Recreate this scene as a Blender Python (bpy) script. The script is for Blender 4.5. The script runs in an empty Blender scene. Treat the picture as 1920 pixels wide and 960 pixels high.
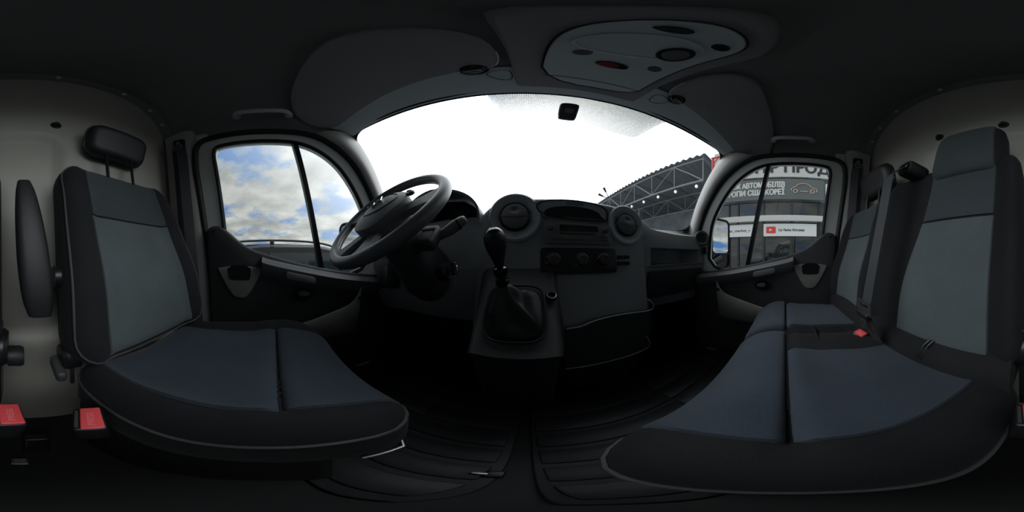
import bpy, bmesh, math, random
from mathutils import Vector, Matrix
R_ = math.radians
random.seed(7)
scene = bpy.context.scene
col = scene.collection

# ---------------------------------------------------------------- camera
# The photograph is a full equirectangular panorama taken between the front seats.
# Frame: origin = lens, +X passenger side, +Y towards the windscreen, +Z up (metres).
YAW = 6.0
cd = bpy.data.cameras.new('camera'); cam = bpy.data.objects.new('camera', cd); col.objects.link(cam)
cd.type = 'PANO'
try: cd.cycles.panorama_type = 'EQUIRECTANGULAR'
except Exception: cd.panorama_type = 'EQUIRECTANGULAR'
cd.clip_start = 0.005; cd.clip_end = 500
cam.location = (0, 0, 0); cam.rotation_euler = (R_(90), 0, R_(YAW))
scene.camera = cam

# ---------------------------------------------------------------- world: cloudy sky, veiled sun ahead of the van
SUN_AZ, SUN_EL = 4.0, 38.0
w = bpy.data.worlds.new('sky'); scene.world = w; w.use_nodes = True
nt = w.node_tree; nt.nodes.clear(); N = nt.nodes.new; L = nt.links.new
def wmath(op, a, b=None, c=None):
    n = N('ShaderNodeMath'); n.operation = op
    for i, v in enumerate((a, b, c)):
        if v is None: continue
        if isinstance(v, (int, float)): n.inputs[i].default_value = v
        else: L(v, n.inputs[i])
    return n.outputs[0]
geo = N('ShaderNodeTexCoord'); sep = N('ShaderNodeSeparateXYZ'); L(geo.outputs['Generated'], sep.inputs[0])
zc = wmath('ADD', wmath('MAXIMUM', sep.outputs[2], 0.0), 0.22)
cv = N('ShaderNodeCombineXYZ'); L(wmath('DIVIDE', sep.outputs[0], zc), cv.inputs[0]); L(wmath('DIVIDE', sep.outputs[1], zc), cv.inputs[1])
n1 = N('ShaderNodeTexNoise'); n1.inputs['Scale'].default_value = 1.5; n1.inputs['Detail'].default_value = 9; n1.inputs['Roughness'].default_value = 0.56
L(cv.outputs[0], n1.inputs['Vector'])
n2 = N('ShaderNodeTexNoise'); n2.inputs['Scale'].default_value = 2.3; n2.inputs['Detail'].default_value = 6
L(cv.outputs[0], n2.inputs['Vector'])
cr = N('ShaderNodeValToRGB'); L(n1.outputs[0], cr.inputs[0])
e = cr.color_ramp.elements; e[0].position = 0.40; e[0].color = (0, 0, 0, 1); e[1].position = 0.50; e[1].color = (1, 1, 1, 1)
blue = N('ShaderNodeRGB'); blue.outputs[0].default_value = (0.10, 0.24, 0.52, 1)
cl = N('ShaderNodeValToRGB'); L(n2.outputs[0], cl.inputs[0])
e = cl.color_ramp.elements; e[0].position = 0.32; e[0].color = (0.235, 0.25, 0.255, 1); e[1].position = 0.66; e[1].color = (0.66, 0.66, 0.63, 1)
mx = N('ShaderNodeMix'); mx.data_type = 'RGBA'; L(cr.outputs[0], mx.inputs[0]); L(blue.outputs[0], mx.inputs[6]); L(cl.outputs[0], mx.inputs[7])
# glow around the veiled sun
sv = N('ShaderNodeVectorMath'); sv.operation = 'DOT_PRODUCT'; L(geo.outputs['Generated'], sv.inputs[0])
sv.inputs[1].default_value = (math.sin(R_(SUN_AZ))*math.cos(R_(SUN_EL)), math.cos(R_(SUN_AZ))*math.cos(R_(SUN_EL)), math.sin(R_(SUN_EL)))
dotc = wmath('MAXIMUM', wmath('MULTIPLY_ADD', sv.outputs['Value'], 0.5, 0.5), 0.0)
gl = wmath('ADD', wmath('MULTIPLY', wmath('POWER', dotc, 5.0), 3.0), wmath('MULTIPLY', wmath('POWER', dotc, 60.0), 1.5))
gc = N('ShaderNodeMix'); gc.data_type = 'RGBA'; gc.blend_type = 'ADD'; gc.inputs[0].default_value = 1.0
gm = N('ShaderNodeVectorMath'); gm.operation = 'SCALE'; gm.inputs[0].default_value = (0.97, 1.0, 1.03); L(gl, gm.inputs[3])
L(mx.outputs[2], gc.inputs[6]); L(gm.outputs[0], gc.inputs[7])
bg = N('ShaderNodeBackground'); L(gc.outputs[2], bg.inputs[0]); bg.inputs[1].default_value = 1.0
wo = N('ShaderNodeOutputWorld'); L(bg.outputs[0], wo.inputs[0])

vs = scene.view_settings
vs.view_transform = 'Standard'; vs.look = 'None'; vs.gamma = 1.0; vs.use_curve_mapping = False
vs.exposure = 0.0

# ---------------------------------------------------------------- helpers
ORG = {}
def V(*a): return Vector(a[0] if len(a) == 1 else a)
def dirpx(px, py):
    lo = (px-960)/1920*2*math.pi - R_(YAW); la = (480-py)/960*math.pi
    return V(math.sin(lo)*math.cos(la), math.cos(lo)*math.cos(la), math.sin(la))

def mat(name, color, rough=0.6, metal=0.0, spec=0.5, bump=None, var=None, emit=None, coat=0.0, sheen=0.0):
    m = bpy.data.materials.new(name); m.use_nodes = True
    t = m.node_tree; p = t.nodes['Principled BSDF']
    p.inputs['Base Color'].default_value = (*color, 1); p.inputs['Roughness'].default_value = rough
    p.inputs['Metallic'].default_value = metal; p.inputs['Specular IOR Level'].default_value = spec
    p.inputs['Coat Weight'].default_value = coat; p.inputs['Sheen Weight'].default_value = sheen
    tc = t.nodes.new('ShaderNodeTexCoord')
    if var:
        n = t.nodes.new('ShaderNodeTexNoise'); n.inputs['Scale'].default_value = var[0]; n.inputs['Detail'].default_value = 5
        t.links.new(tc.outputs['Object'], n.inputs['Vector'])
        r = t.nodes.new('ShaderNodeValToRGB'); t.links.new(n.outputs[0], r.inputs[0])
        r.color_ramp.elements[0].position = 0.3; r.color_ramp.elements[1].position = 0.7
        r.color_ramp.elements[0].color = (*[c*(1-var[1]) for c in color], 1); r.color_ramp.elements[1].color = (*[min(1, c*(1+var[1])) for c in color], 1)
        t.links.new(r.outputs[0], p.inputs['Base Color'])
    if bump:
        n = t.nodes.new('ShaderNodeTexNoise'); n.inputs['Scale'].default_value = bump[0]; n.inputs['Detail'].default_value = 2
        t.links.new(tc.outputs['Object'], n.inputs['Vector'])
        b = t.nodes.new('ShaderNodeBump'); b.inputs['Strength'].default_value = bump[1]; b.inputs['Distance'].default_value = 0.002
        t.links.new(n.outputs[0], b.inputs['Height']); t.links.new(b.outputs[0], p.inputs['Normal'])
    if emit:
        p.inputs['Emission Color'].default_value = (*emit[0], 1); p.inputs['Emission Strength'].default_value = emit[1]
    return m

def weave(name, color, color2, scale=420, rough=0.9, sheen=0.12):
    """woven seat cloth: fine crossed threads in two tones plus relief"""
    m = mat(name, color, rough, spec=0.25, sheen=sheen)
    t = m.node_tree; p = t.nodes['Principled BSDF']; tc = t.nodes.new('ShaderNodeTexCoord')
    ws = []
    for d in ('X', 'Y', 'Z'):
        wv = t.nodes.new('ShaderNodeTexNoise'); wv.inputs['Scale'].default_value = scale*(1, 1.3, 0.8)['XYZ'.index(d)]; wv.inputs['Detail'].default_value = 1.0
        t.links.new(tc.outputs['Object'], wv.inputs['Vector']); ws.append(wv.outputs[0])
    a = t.nodes.new('ShaderNodeMath'); a.operation = 'MULTIPLY'; t.links.new(ws[0], a.inputs[0]); t.links.new(ws[1], a.inputs[1])
    b2 = t.nodes.new('ShaderNodeMath'); b2.operation = 'MULTIPLY_ADD'; t.links.new(ws[0], b2.inputs[0]); t.links.new(ws[2], b2.inputs[1]); t.links.new(a.outputs[0], b2.inputs[2])
    n = t.nodes.new('ShaderNodeTexNoise'); n.inputs['Scale'].default_value = 9; n.inputs['Detail'].default_value = 6; t.links.new(tc.outputs['Object'], n.inputs['Vector'])
    s = t.nodes.new('ShaderNodeMath'); s.operation = 'MULTIPLY_ADD'; s.inputs[1].default_value = 0.5; t.links.new(b2.outputs[0], s.inputs[0])
    n3 = t.nodes.new('ShaderNodeMath'); n3.operation = 'MULTIPLY_ADD'; n3.inputs[1].default_value = 1.1; n3.inputs[2].default_value = -0.35; t.links.new(n.outputs[0], n3.inputs[0])
    t.links.new(n3.outputs[0], s.inputs[2])
    mixn = t.nodes.new('ShaderNodeMix'); mixn.data_type = 'RGBA'; t.links.new(s.outputs[0], mixn.inputs[0])
    mixn.inputs[6].default_value = (*color, 1); mixn.inputs[7].default_value = (*color2, 1)
    t.links.new(mixn.outputs[2], p.inputs['Base Color'])
    b = t.nodes.new('ShaderNodeBump'); b.inputs['Strength'].default_value = 0.35; b.inputs['Distance'].default_value = 0.001
    t.links.new(b2.outputs[0], b.inputs['Height']); t.links.new(b.outputs[0], p.inputs['Normal'])
    return m

def glassmat(name, tint, refl=1.0, rough=0.0):
    m = bpy.data.materials.new(name); m.use_nodes = True; t = m.node_tree; t.nodes.clear()
    tr = t.nodes.new('ShaderNodeBsdfTransparent'); tr.inputs[0].default_value = (*tint, 1)
    g = t.nodes.new('ShaderNodeBsdfGlossy'); g.inputs['Roughness'].default_value = rough
    f = t.nodes.new('ShaderNodeFresnel'); f.inputs[0].default_value = 1.45
    k = t.nodes.new('ShaderNodeMath'); k.operation = 'MULTIPLY'; k.inputs[1].default_value = refl; t.links.new(f.outputs[0], k.inputs[0])
    mm = t.nodes.new('ShaderNodeMixShader'); t.links.new(k.outputs[0], mm.inputs[0]); t.links.new(tr.outputs[0], mm.inputs[1]); t.links.new(g.outputs[0], mm.inputs[2])
    o = t.nodes.new('ShaderNodeOutputMaterial'); t.links.new(mm.outputs[0], o.inputs[0])
    return m

def tag(o, label=None, cat=None, group=None, kind=None):
    if label: o['label'] = label
    if cat: o['category'] = cat
    if group: o['group'] = group
    if kind: o['kind'] = kind
    return o
def thing(name, loc, label=None, cat=None, group=None, kind=None):
    o = bpy.data.objects.new(name, None); col.objects.link(o); o.empty_display_size = 0.05
    o.location = loc; ORG[o] = V(loc)
    return tag(o, label, cat, group, kind)
def build(name, verts, faces, m, parent=None, smooth=40, uv=None):
    verts = [V(v) for v in verts]
    if parent is not None: org = ORG[parent]
    else:
        lo = [min(v[i] for v in verts) for i in range(3)]; hi = [max(v[i] for v in verts) for i in range(3)]
        org = V((lo[0]+hi[0])/2, (lo[1]+hi[1])/2, lo[2])
    me = bpy.data.meshes.new(name); me.from_pydata([v-org for v in verts], [], faces); me.update()
    bm = bmesh.new(); bm.from_mesh(me); bmesh.ops.recalc_face_normals(bm, faces=bm.faces); bm.to_mesh(me); bm.free()
    if uv:
        ul = me.uv_layers.new(name='UVMap')
        for lp in me.loops: ul.data[lp.index].uv = uv[lp.vertex_index]
    if smooth is not None:
        for p in me.polygons: p.use_smooth = True
        me.set_sharp_from_angle(angle=R_(smooth))
    me.materials.append(m)
    o = bpy.data.objects.new(name, me); col.objects.link(o)
    if parent is not None: o.parent = parent; ORG[o] = org
    else: o.location = org; ORG[o] = org
    return o
def frombm(name, bm, m, parent=None, smooth=40):
    bm.verts.index_update()
    vs_ = [v.co.copy() for v in bm.verts]; fs = [[v.index for v in f.verts] for f in bm.faces]; bm.free()
    return build(name, vs_, fs, m, parent, smooth)
def frame(O, U, W):
    U = V(U).normalized(); W = V(W).normalized(); Vv = W.cross(U).normalized()
    return V(O), U, Vv, W
def rbox(name, size, loc, m, parent=None, bevel=0.005, seg=3, rot=None, axes=None, smooth=40):
    bm = bmesh.new(); bmesh.ops.create_cube(bm, size=1.0)
    bmesh.ops.scale(bm, vec=size, verts=bm.verts)
    if bevel: bmesh.ops.bevel(bm, geom=list(bm.edges)+list(bm.verts), offset=min(bevel, min(size)*0.49), segments=seg, profile=0.5, affect='EDGES')
    M = Matrix.Identity(3)
    if axes:
        U, Vv, W = axes; M = Matrix((U, Vv, W)).transposed()
    elif rot: 
        from mathutils import Euler
        M = Euler([R_(a) for a in rot]).to_matrix()
    bmesh.ops.transform(bm, matrix=Matrix.Translation(V(loc)) @ M.to_4x4(), verts=bm.verts)
    return frombm(name, bm, m, parent, smooth)
def loft(name, secs, m, parent=None, closed=True, cap=True, smooth=40, cyc=False, uv=False):
    n = len(secs[0]); vs_ = [p for s in secs for p in s]; fs = []
    ns = len(secs)
    for i in range(ns if cyc else ns-1):
        j = (i+1) % ns
        for k in range(n if closed else n-1):
            q = (k+1) % n
            fs.append((i*n+k, i*n+q, j*n+q, j*n+k))
    if cap and closed and not cyc:
        fs.append(tuple(range(n))); fs.append(tuple((ns-1)*n+k for k in range(n)))
    uvl = [(k/(n-1), i/(ns-1)) for i in range(ns) for k in range(n)] if uv else None
    return build(name, vs_, fs, m, parent, smooth, uvl)
def tube(name, path, r, m, parent=None, n=8, cyc=False, smooth=60, flat=1.0):
    path = [V(p) for p in path]; rs = r if isinstance(r, (list, tuple)) else [r]*len(path)
    secs = []; up = None; L_ = len(path)
    for i, p in enumerate(path):
        a = path[(i-1) % L_] if (cyc or i > 0) else p; b = path[(i+1) % L_] if (cyc or i < L_-1) else p
        t = (b-a).normalized()
        if up is None:
            up = V(0, 0, 1) if abs(t.z) < 0.9 else V(0, 1, 0)
        s = t.cross(up).normalized(); up = s.cross(t).normalized()
        secs.append([p + (s*math.cos(2*math.pi*k/n) + up*math.sin(2*math.pi*k/n)*flat)*rs[i] for k in range(n)])
    return loft(name, secs, m, parent, smooth=smooth, cyc=cyc)
def lathe(name, prof, O, axis, m, parent=None, n=28, smooth=35, sx=1.0, U=None, cap=True):
    axis = V(axis).normalized(); ref = V(U) if U else (V(0, 0, 1) if abs(axis.z) < 0.9 else V(1, 0, 0))
    s = axis.cross(ref).normalized() if not U else V(U).normalized(); u = axis.cross(s).normalized(); O = V(O)
    secs = [[O + axis*h + (s*math.cos(2*math.pi*k/n)*sx + u*math.sin(2*math.pi*k/n))*r for k in range(n)] for r, h in prof]
    return loft(name, secs, m, parent, smooth=smooth, cap=cap)
def plate(name, outer, fn, thick, m, parent=None, holes=(), bevel=0.0, seg=2, smooth=40):
    """fill a 2-D outline (with holes), extrude it along local depth and map it by fn(a, b, depth)"""
    bm = bmesh.new(); es = []
    for loop in [outer] + list(holes):
        vv = [bm.verts.new((a, b, 0)) for a, b in loop]
        for i in range(len(vv)): es.append(bm.edges.new((vv[i], vv[(i+1) % len(vv)])))
    if holes: bmesh.ops.triangle_fill(bm, edges=es, use_beauty=True)
    else: bm.faces.new([v for v in bm.verts])
    if thick:
        g = bmesh.ops.extrude_face_region(bm, geom=list(bm.faces))
        top = [v for v in g['geom'] if isinstance(v, bmesh.types.BMVert)]
        for v in top: v.co.z += thick
        if bevel:
            bmesh.ops.recalc_face_normals(bm, faces=bm.faces)
            ed = [e_ for e_ in bm.edges if len(e_.link_faces) == 2 and e_.verts[0].co.z > thick*.5 and e_.verts[1].co.z > thick*.5 and e_.calc_face_angle(0) > 0.6]
            bmesh.ops.bevel(bm, geom=ed, offset=bevel, segments=seg, profile=0.5, affect='EDGES')
    for v in bm.verts: v.co = V(fn(v.co.x, v.co.y, v.co.z))
    return frombm(name, bm, m, parent, smooth)
def smoothloop(pts, it=2):
    for _ in range(it):
        q = []
        for i in range(len(pts)):
            a, b = pts[i], pts[(i+1) % len(pts)]
            q.append(tuple(a[k]*.75+b[k]*.25 for k in range(len(a)))); q.append(tuple(a[k]*.25+b[k]*.75 for k in range(len(a))))
        pts = q
    return pts
def smoothpath(pts, it=2):
    for _ in range(it):
        q = [pts[0]]
        for i in range(len(pts)-1):
            a, b = pts[i], pts[i+1]
            q.append(tuple(a[k]*.75+b[k]*.25 for k in range(len(a)))); q.append(tuple(a[k]*.25+b[k]*.75 for k in range(len(a))))
        q.append(pts[-1]); pts = q
    return pts
def ellipse(cx, cy, a, b, n=32, rot=0): 
    c, s = math.cos(rot), math.sin(rot)
    return [(cx+a*math.cos(t)*c-b*math.sin(t)*s, cy+a*math.cos(t)*s+b*math.sin(t)*c) for t in [2*math.pi*k/n for k in range(n)]]
def rrect(cx, cy, a, b, r, n=5):
    o = []
    for sx, sy, t0 in ((1, 1, 0), (-1, 1, 90), (-1, -1, 180), (1, -1, 270)):
        for k in range(n):
            t = R_(t0 + 90*k/(n-1)); o.append((cx+sx*(a-r)+r*math.cos(t), cy+sy*(b-r)+r*math.sin(t)))
    return o
def text(name, s, O, U, Vv, size, m, parent, bold=0.0, align='LEFT', ext=0.002, fit=None):
    cu = bpy.data.curves.new('t', 'FONT'); cu.body = s.replace('Р', 'P').replace('А', 'A'); cu.size = size; cu.extrude = ext; cu.align_x = align; cu.resolution_u = 3
    ob = bpy.data.objects.new('t', cu); col.objects.link(ob)
    dg = bpy.context.evaluated_depsgraph_get(); me = bpy.data.meshes.new_from_object(ob.evaluated_get(dg))
    U = V(U).normalized(); Vv = V(Vv).normalized(); W = U.cross(Vv); O = V(O)
    k = 1.0 if not fit else fit/(max(v.co.x for v in me.vertices)-min(v.co.x for v in me.vertices))
    vs_, fs = [], []
    for q in range(5 if bold else 1):
        dx, dy = ((0, 0), (-bold, 0), (bold, 0), (0, -bold*.7), (0, bold*.7))[q]; b0 = len(vs_)
        vs_ += [O + U*(v.co.x*k+dx) + Vv*(v.co.y+dy) + W*(v.co.z+q*.0004*(size/.1)) for v in me.vertices]; fs += [tuple(i+b0 for i in p.vertices) for p in me.polygons]
    bpy.data.objects.remove(ob); bpy.data.curves.remove(cu); bpy.data.meshes.remove(me)
    return build(name, vs_, fs, m, parent, None)
def sstep(a, b, x):
    t = max(0.0, min(1.0, (x-a)/(b-a))); return t*t*(3-2*t)

class Pad:
    """upholstered pad: rounded-rectangle plan (half sizes a, b), crowned by base(u, v), edge roll R, sides going back by depth"""
    def __init__(s, O, U, W, a, b, rc, R, depth, base=lambda u, v: 0.0, taper=0.0, bend=0.0):
        s.O, s.U, s.V, s.W = frame(O, U, W); s.a, s.b, s.rc, s.R, s.depth, s.base, s.taper, s.bend = a, b, rc, R, depth, base, taper, bend
    def P(s, u, v, w_): return s.O + s.U*(u*(1+s.taper*v)) + s.V*v + s.W*(w_ + s.bend*v*v)
    def inset(s, u, v):
        qx, qy = abs(u)-s.a+s.rc, abs(v)-s.b+s.rc
        return -(math.hypot(max(qx, 0), max(qy, 0)) + min(max(qx, qy), 0) - s.rc)
    def drop(s, i):
        i = max(0.0, i)
        return 0.0 if i >= s.R else s.R - math.sqrt(max(0, s.R**2-(s.R-i)**2))
    def top(s, u, v): return s.base(u, v) - s.drop(s.inset(u, v))
    def outline(s, i, nc=7, nl=22):
        a, b = s.a-i, s.b-i; r = min(max(s.rc-i, 0.002), a, b); o = []
        for sx, sy, t0 in ((1, 1, 0), (-1, 1, 90), (-1, -1, 180), (1, -1, 270)):
            cn = []
            for k in range(nc):
                t = R_(t0 + 90*k/(nc-1)); cn.append((sx*(a-r)+r*math.cos(t), sy*(b-r)+r*math.sin(t)))
            o.append(cn)
        out = []
        for q in range(4):
            out += o[q]; p0, p1 = o[q][-1], o[(q+1) % 4][0]
            out += [(p0[0]+(p1[0]-p0[0])*k/nl, p0[1]+(p1[1]-p0[1])*k/nl) for k in range(1, nl)]
        return out
    def mesh(s, name, m, parent):
        mi = min(s.a, s.b); ins = [mi-0.004]
        k = 10
        ins += [s.R + (mi-0.004-s.R)*(1-j/k) for j in range(1, k)] + [s.R*(1-math.sin(R_(t))) for t in (0, 15, 30, 45, 60, 75, 90)]
        secs = [[s.P(u, v, s.top(u, v)) for u, v in s.outline(i)] for i in ins]
        dd = s.depth
        for f, ii in ((0.4, -0.002), (0.8, 0.0), (0.95, 0.008), (1.0, 0.03)):
            secs.append([s.P(u, v, (s.base(u, v)-s.R)*(1-f) - dd*f) for u, v in s.outline(max(ii, 0.0))])
        return loft(name, secs, m, parent, smooth=50)
    def panel(s, name, m, parent, u0, u1, v0, v1, nu=22, nv=22, off=0.006, fu=None, wob=None):
        g = []
        def sp(k, n): return 0.0 if k == 0 else 1.0 if k == n else .012+.976*(k-1)/(n-2)
        for j in range(nv+1):
            v = v0+(v1-v0)*sp(j, nv); row = []
            for i in range(nu+1):
                a0 = u0 if not callable(u0) else u0(v); a1 = u1 if not callable(u1) else u1(v)
                u = a0+(a1-a0)*sp(i, nu); edge = i in (0, nu) or j in (0, nv)
                row.append(s.P(u, v, s.top(u, v) + (-0.003 if edge else off) + (wob(u, v) if wob else 0)))
            g.append(row)
        return loft(name, g, m, parent, closed=False, smooth=60)
    def piping(s, name, m, parent, ii=0.0, r=0.004, dw=0.0, part=None):
        pts = s.outline(ii); pts = [s.P(u*1.005, v*1.005, s.top(u, v)+dw) for u, v in pts]
        if part: pts = pts[part[0]:part[1]] if part[0] < part[1] else pts[part[0]:]+pts[:part[1]]
        return tube(name, pts, r, m, parent, n=6, cyc=part is None)

# ---------------------------------------------------------------- materials
M = {}
M['cloth'] = weave('seat_cloth_blue_grey', (0.032, 0.043, 0.060), (0.056, 0.071, 0.093), 260)
M['cloth_back'] = weave('seat_cloth_grey', (0.070, 0.088, 0.092), (0.106, 0.130, 0.134), 330)
M['cloth_upper'] = weave('seat_cloth_dark_grey', (0.040, 0.050, 0.053), (0.062, 0.076, 0.079), 330)
M['bolster'] = weave('seat_cloth_black', (0.0115, 0.0115, 0.013), (0.021, 0.021, 0.0235), 330, sheen=0.03)
M['piping'] = mat('seat_piping', (0.060, 0.060, 0.063), 0.7)
M['vinyl'] = mat('black_vinyl', (0.016, 0.017, 0.019), 0.5, bump=(500, 0.15))
M['plastic'] = mat('dark_grain_plastic', (0.052, 0.054, 0.057), 0.52, bump=(700, 0.2))
M['plastic2'] = mat('charcoal_grain_plastic', (0.16, 0.167, 0.175), 0.5, bump=(700, 0.2))
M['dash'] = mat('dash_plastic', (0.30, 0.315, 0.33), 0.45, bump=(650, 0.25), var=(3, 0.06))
M['dash_glare'] = mat('dash_plastic_glare', (0.40, 0.42, 0.43), 0.5, bump=(650, 0.25), var=(3, 0.05))  # lighter than the stack plastic: windscreen glare is put into the colour
M['bezel'] = mat('grey_bezel_plastic_glare', (0.46, 0.49, 0.52), 0.5, bump=(700, 0.15))  # bezel's own lighter grey, brightened further by glare put into the colour
M['black'] = mat('black_plastic', (0.012, 0.012, 0.013), 0.35)
M['gloss'] = mat('gloss_black', (0.010, 0.011, 0.013), 0.08)
M['rubber'] = mat('black_rubber', (0.014, 0.014, 0.014), 0.6)
M['mat'] = mat('ribbed_rubber', (0.030, 0.030, 0.031), 0.5, bump=(300, 0.2))
M['grey'] = mat('light_grey_plastic', (0.30, 0.30, 0.28), 0.55, bump=(600, 0.15))
M['white_paint'] = mat('white_body_paint', (0.80, 0.83, 0.79), 0.3, coat=0.3, var=(6, 0.03))
M['cream'] = mat('cream_painted_steel', (0.45, 0.44, 0.385), 0.45, var=(4, 0.05))
M['headliner'] = mat('charcoal_headliner', (0.22, 0.215, 0.22), 0.9, bump=(900, 0.3), var=(7, 0.05))
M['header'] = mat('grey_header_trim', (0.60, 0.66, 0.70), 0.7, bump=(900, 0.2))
M['visor'] = mat('visor_vinyl', (0.31, 0.30, 0.315), 0.8, bump=(600, 0.25))
M['pillar'] = mat('pillar_trim', (0.45, 0.44, 0.42), 0.42, bump=(600, 0.2))
M['leather'] = mat('black_leather', (0.022, 0.022, 0.023), 0.36, bump=(260, 0.35))
M['rim'] = mat('steering_rim_leather', (0.12, 0.127, 0.136), 0.36, bump=(320, 0.2))
M['chrome'] = mat('chrome', (0.75, 0.76, 0.78), 0.12, metal=1.0)
M['steel'] = mat('brushed_steel', (0.50, 0.50, 0.50), 0.35, metal=1.0)
M['red'] = mat('red_buckle', (0.88, 0.09, 0.10), 0.4)
M['redtext'] = mat('buckle_lettering', (0.80, 0.25, 0.25), 0.5)
M['redlens'] = mat('red_lens', (0.28, 0.035, 0.03), 0.15)
M['lens'] = mat('clear_lens', (0.16, 0.16, 0.165), 0.15)
M['webbing'] = mat('seat_belt_webbing', (0.045, 0.048, 0.052), 0.45, bump=(700, 0.4))
M['whiteprint'] = mat('white_print', (0.62, 0.62, 0.62), 0.5)
M['redprint'] = mat('red_print', (0.7, 0.05, 0.04), 0.5)
M['mirror'] = mat('mirror_glass', (0.86, 0.88, 0.90), 0.0, metal=1.0)
M['glass'] = glassmat('windscreen_glass', (0.94, 0.96, 0.95), 0.7)
M['sideglass'] = glassmat('side_window_glass', (0.86, 0.89, 0.87), 0.9)
M['cubbylid'] = mat('cubby_grey_tray', (0.30, 0.335, 0.37), 0.3)

XC = 0.115                                  # van centre line
def hw(z): return 0.862 - 0.105*z          # half width of the side wall at height z
FLOOR = -0.74; GROUND = -1.44
BULK = -0.50

# ================================================================= STRUCTURE
# floor
rbox('floor', (2.1, 1.62, 0.04), (XC, 0.25, FLOOR-0.02), M['rubber'], bevel=0)
tag(bpy.data.objects['floor'], 'black rubber covered cab floor under the seats', 'floor', kind='structure')

# rear bulkhead: cream painted steel pressing with one embossed panel
def bulk_y(x, z):
    y = BULK
    # raised rim around a sunken embossed panel behind the seats
    d = 0.0
    qx = abs(x-0.145)-0.29+0.06; qz = abs(z-0.10)-0.39+0.06
    sd = math.hypot(max(qx, 0), max(qz, 0)) + min(max(qx, qz), 0) - 0.06
    y -= 0.026*sstep(0.016, -0.016, sd)
    y -= 0.035*sstep(-0.30, 0.15, z)
    y += 0.016*math.exp(-((z+0.285)/0.012)**2)
    y += 0.02*sstep(-0.45, -0.70, z)
    return y
nx, nz = 90, 90
secs = []
for j in range(nz+1):
    z = FLOOR + (1.06-FLOOR)*j/nz
    secs.append([V(XC-1.0+2.0*i/nx, bulk_y(XC-1.0+2.0*i/nx, z), z) for i in range(nx+1)])
bw = tag(loft('wall_rear', secs, M['cream'], closed=False, smooth=60), 'cream painted steel bulkhead behind the seats', 'bulkhead', kind='structure')
for (x, z) in ((-0.13, 0.567), (0.125, 0.57), (0.383, 0.585), (-0.42, 0.575)):
    y = bulk_y(x, z)
    lathe('rubber_bump_stop', [(0.0, 0.017), (0.010, 0.017), (0.012, 0.012), (0.012, 0.006), (0.019, 0.005), (0.020, 0.0)], (x, y-0.001, z), (0, 1, 0), M['rubber'], bw, n=16)
# back skin so that no light leaks in
rbox('wall_rear_skin', (2.1, 0.03, 1.9), (XC, -0.60, 0.2), M['black'], bevel=0); tag(bpy.data.objects['wall_rear_skin'], 'cargo side of the bulkhead', 'bulkhead', kind='structure')
bpy.data.objects['wall_rear_skin'].name = 'wall_cargo'

# headliner
def zcen(y):
    pts = [(-0.55, 1.045), (-0.50, 1.02), (-0.30, 0.965), (-0.1, 0.915), (0.05, 0.865), (0.2, 0.815), (0.32, 0.775), (0.42, 0.742), (0.50, 0.722)]
    for (a, b), (c, d) in zip(pts, pts[1:]):
        if y <= c: return b+(d-b)*(y-a)/(c-a)
    return pts[-1][1]
def yfront(x):
    t = (x-XC)/0.80; return 0.455-0.105*t*t
def head_z(x, y):
    """height of the headliner's inner face"""
    t = min(1.0, abs(x-XC)/0.835); zs = 0.60 + 0.06*sstep(0.1, 0.35, y); n = 3.6 - 0.9*sstep(0.0, 0.4, y)
    return zs + (zcen(y)-zs)*(max(0.0, 1-t**n))**(1/2.2)
secs = []; NY = 34; NX = 60
for j in range(NY+1):
    row = []
    for i in range(NX+1):
        th = math.pi*i/NX; x = XC - 0.834*math.cos(th)*1.0
        f = j/NY; y = BULK-0.036 + (yfront(x)-BULK+0.036)*f
        row.append(V(x, y, head_z(x, y)))
    secs.append(row)
hl = tag(loft('ceiling', secs, M['headliner'], closed=False, smooth=60), 'charcoal felt headliner of the cab roof', 'headliner', kind='structure')
# outer roof skin above it
secs2 = [[V(XC+(p.x-XC)*1.06, p.y*1.04, p.z+0.06) for p in r] for r in secs]
rf = loft('roof_skin', secs2, M['white_paint'], closed=False, smooth=60); tag(rf, 'white painted outer roof skin of the van', 'roof', kind='structure'); rf.name = 'ceiling_outer_skin'
# headliner rear lip: a darker moulding along the bulkhead with clips
lip = []
for i in range(NX+1):
    p = secs[0][i]; c = V(XC, p.y, 0.55); d = (c-p); d.y = 0; d.normalize()
    lip.append([p + V(0, 0.055, 0) - d*0.004, p + V(0, 0.05, 0) + d*0.016, p + V(0, 0.012, 0) + d*0.030, p + V(0, -0.03, 0) + d*0.030, p + V(0, -0.03, 0)])
lipo = loft('rear_lip', lip, M['headliner'], hl, closed=True, smooth=50)
for i in (8, 12, 17, 24, 36, 43, 48, 52):
    p = secs[0][i]; c = V(XC, p.y, 0.55); d = (c-p); d.y = 0; d.normalize()
    lathe('clip', [(0.0, 0.006), (0.006, 0.006), (0.010, 0.002), (0.010, -0.004)], p + V(0, 0.028, 0) + d*0.024, d, M['header'], hl, n=12)

# windscreen
def ws(t, s):
    """t -1..1 across, s 0 top .. 1 bottom"""
    tc_ = max(-1, min(1, t))
    top = V(XC+0.80*t, 0.455-0.105*t*t, 0.722-0.012*t*t); bot = V(XC+0.85*t, 0.90-0.26*t*t, 0.165)
    p = top.lerp(bot, s); bow = 4*s*(1-s)
    return p + V(0, 0.022*bow, 0.016*bow)
g = [[ws(-1.03+2.06*i/40, -0.04+1.08*j/14) for i in range(41)] for j in range(15)]
win = thing('window_1', (XC, 0.9, 0.16), 'large curved windscreen', 'windscreen', kind='structure')
loft('glass', g, M['glass'], win, closed=False, smooth=80)
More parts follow.
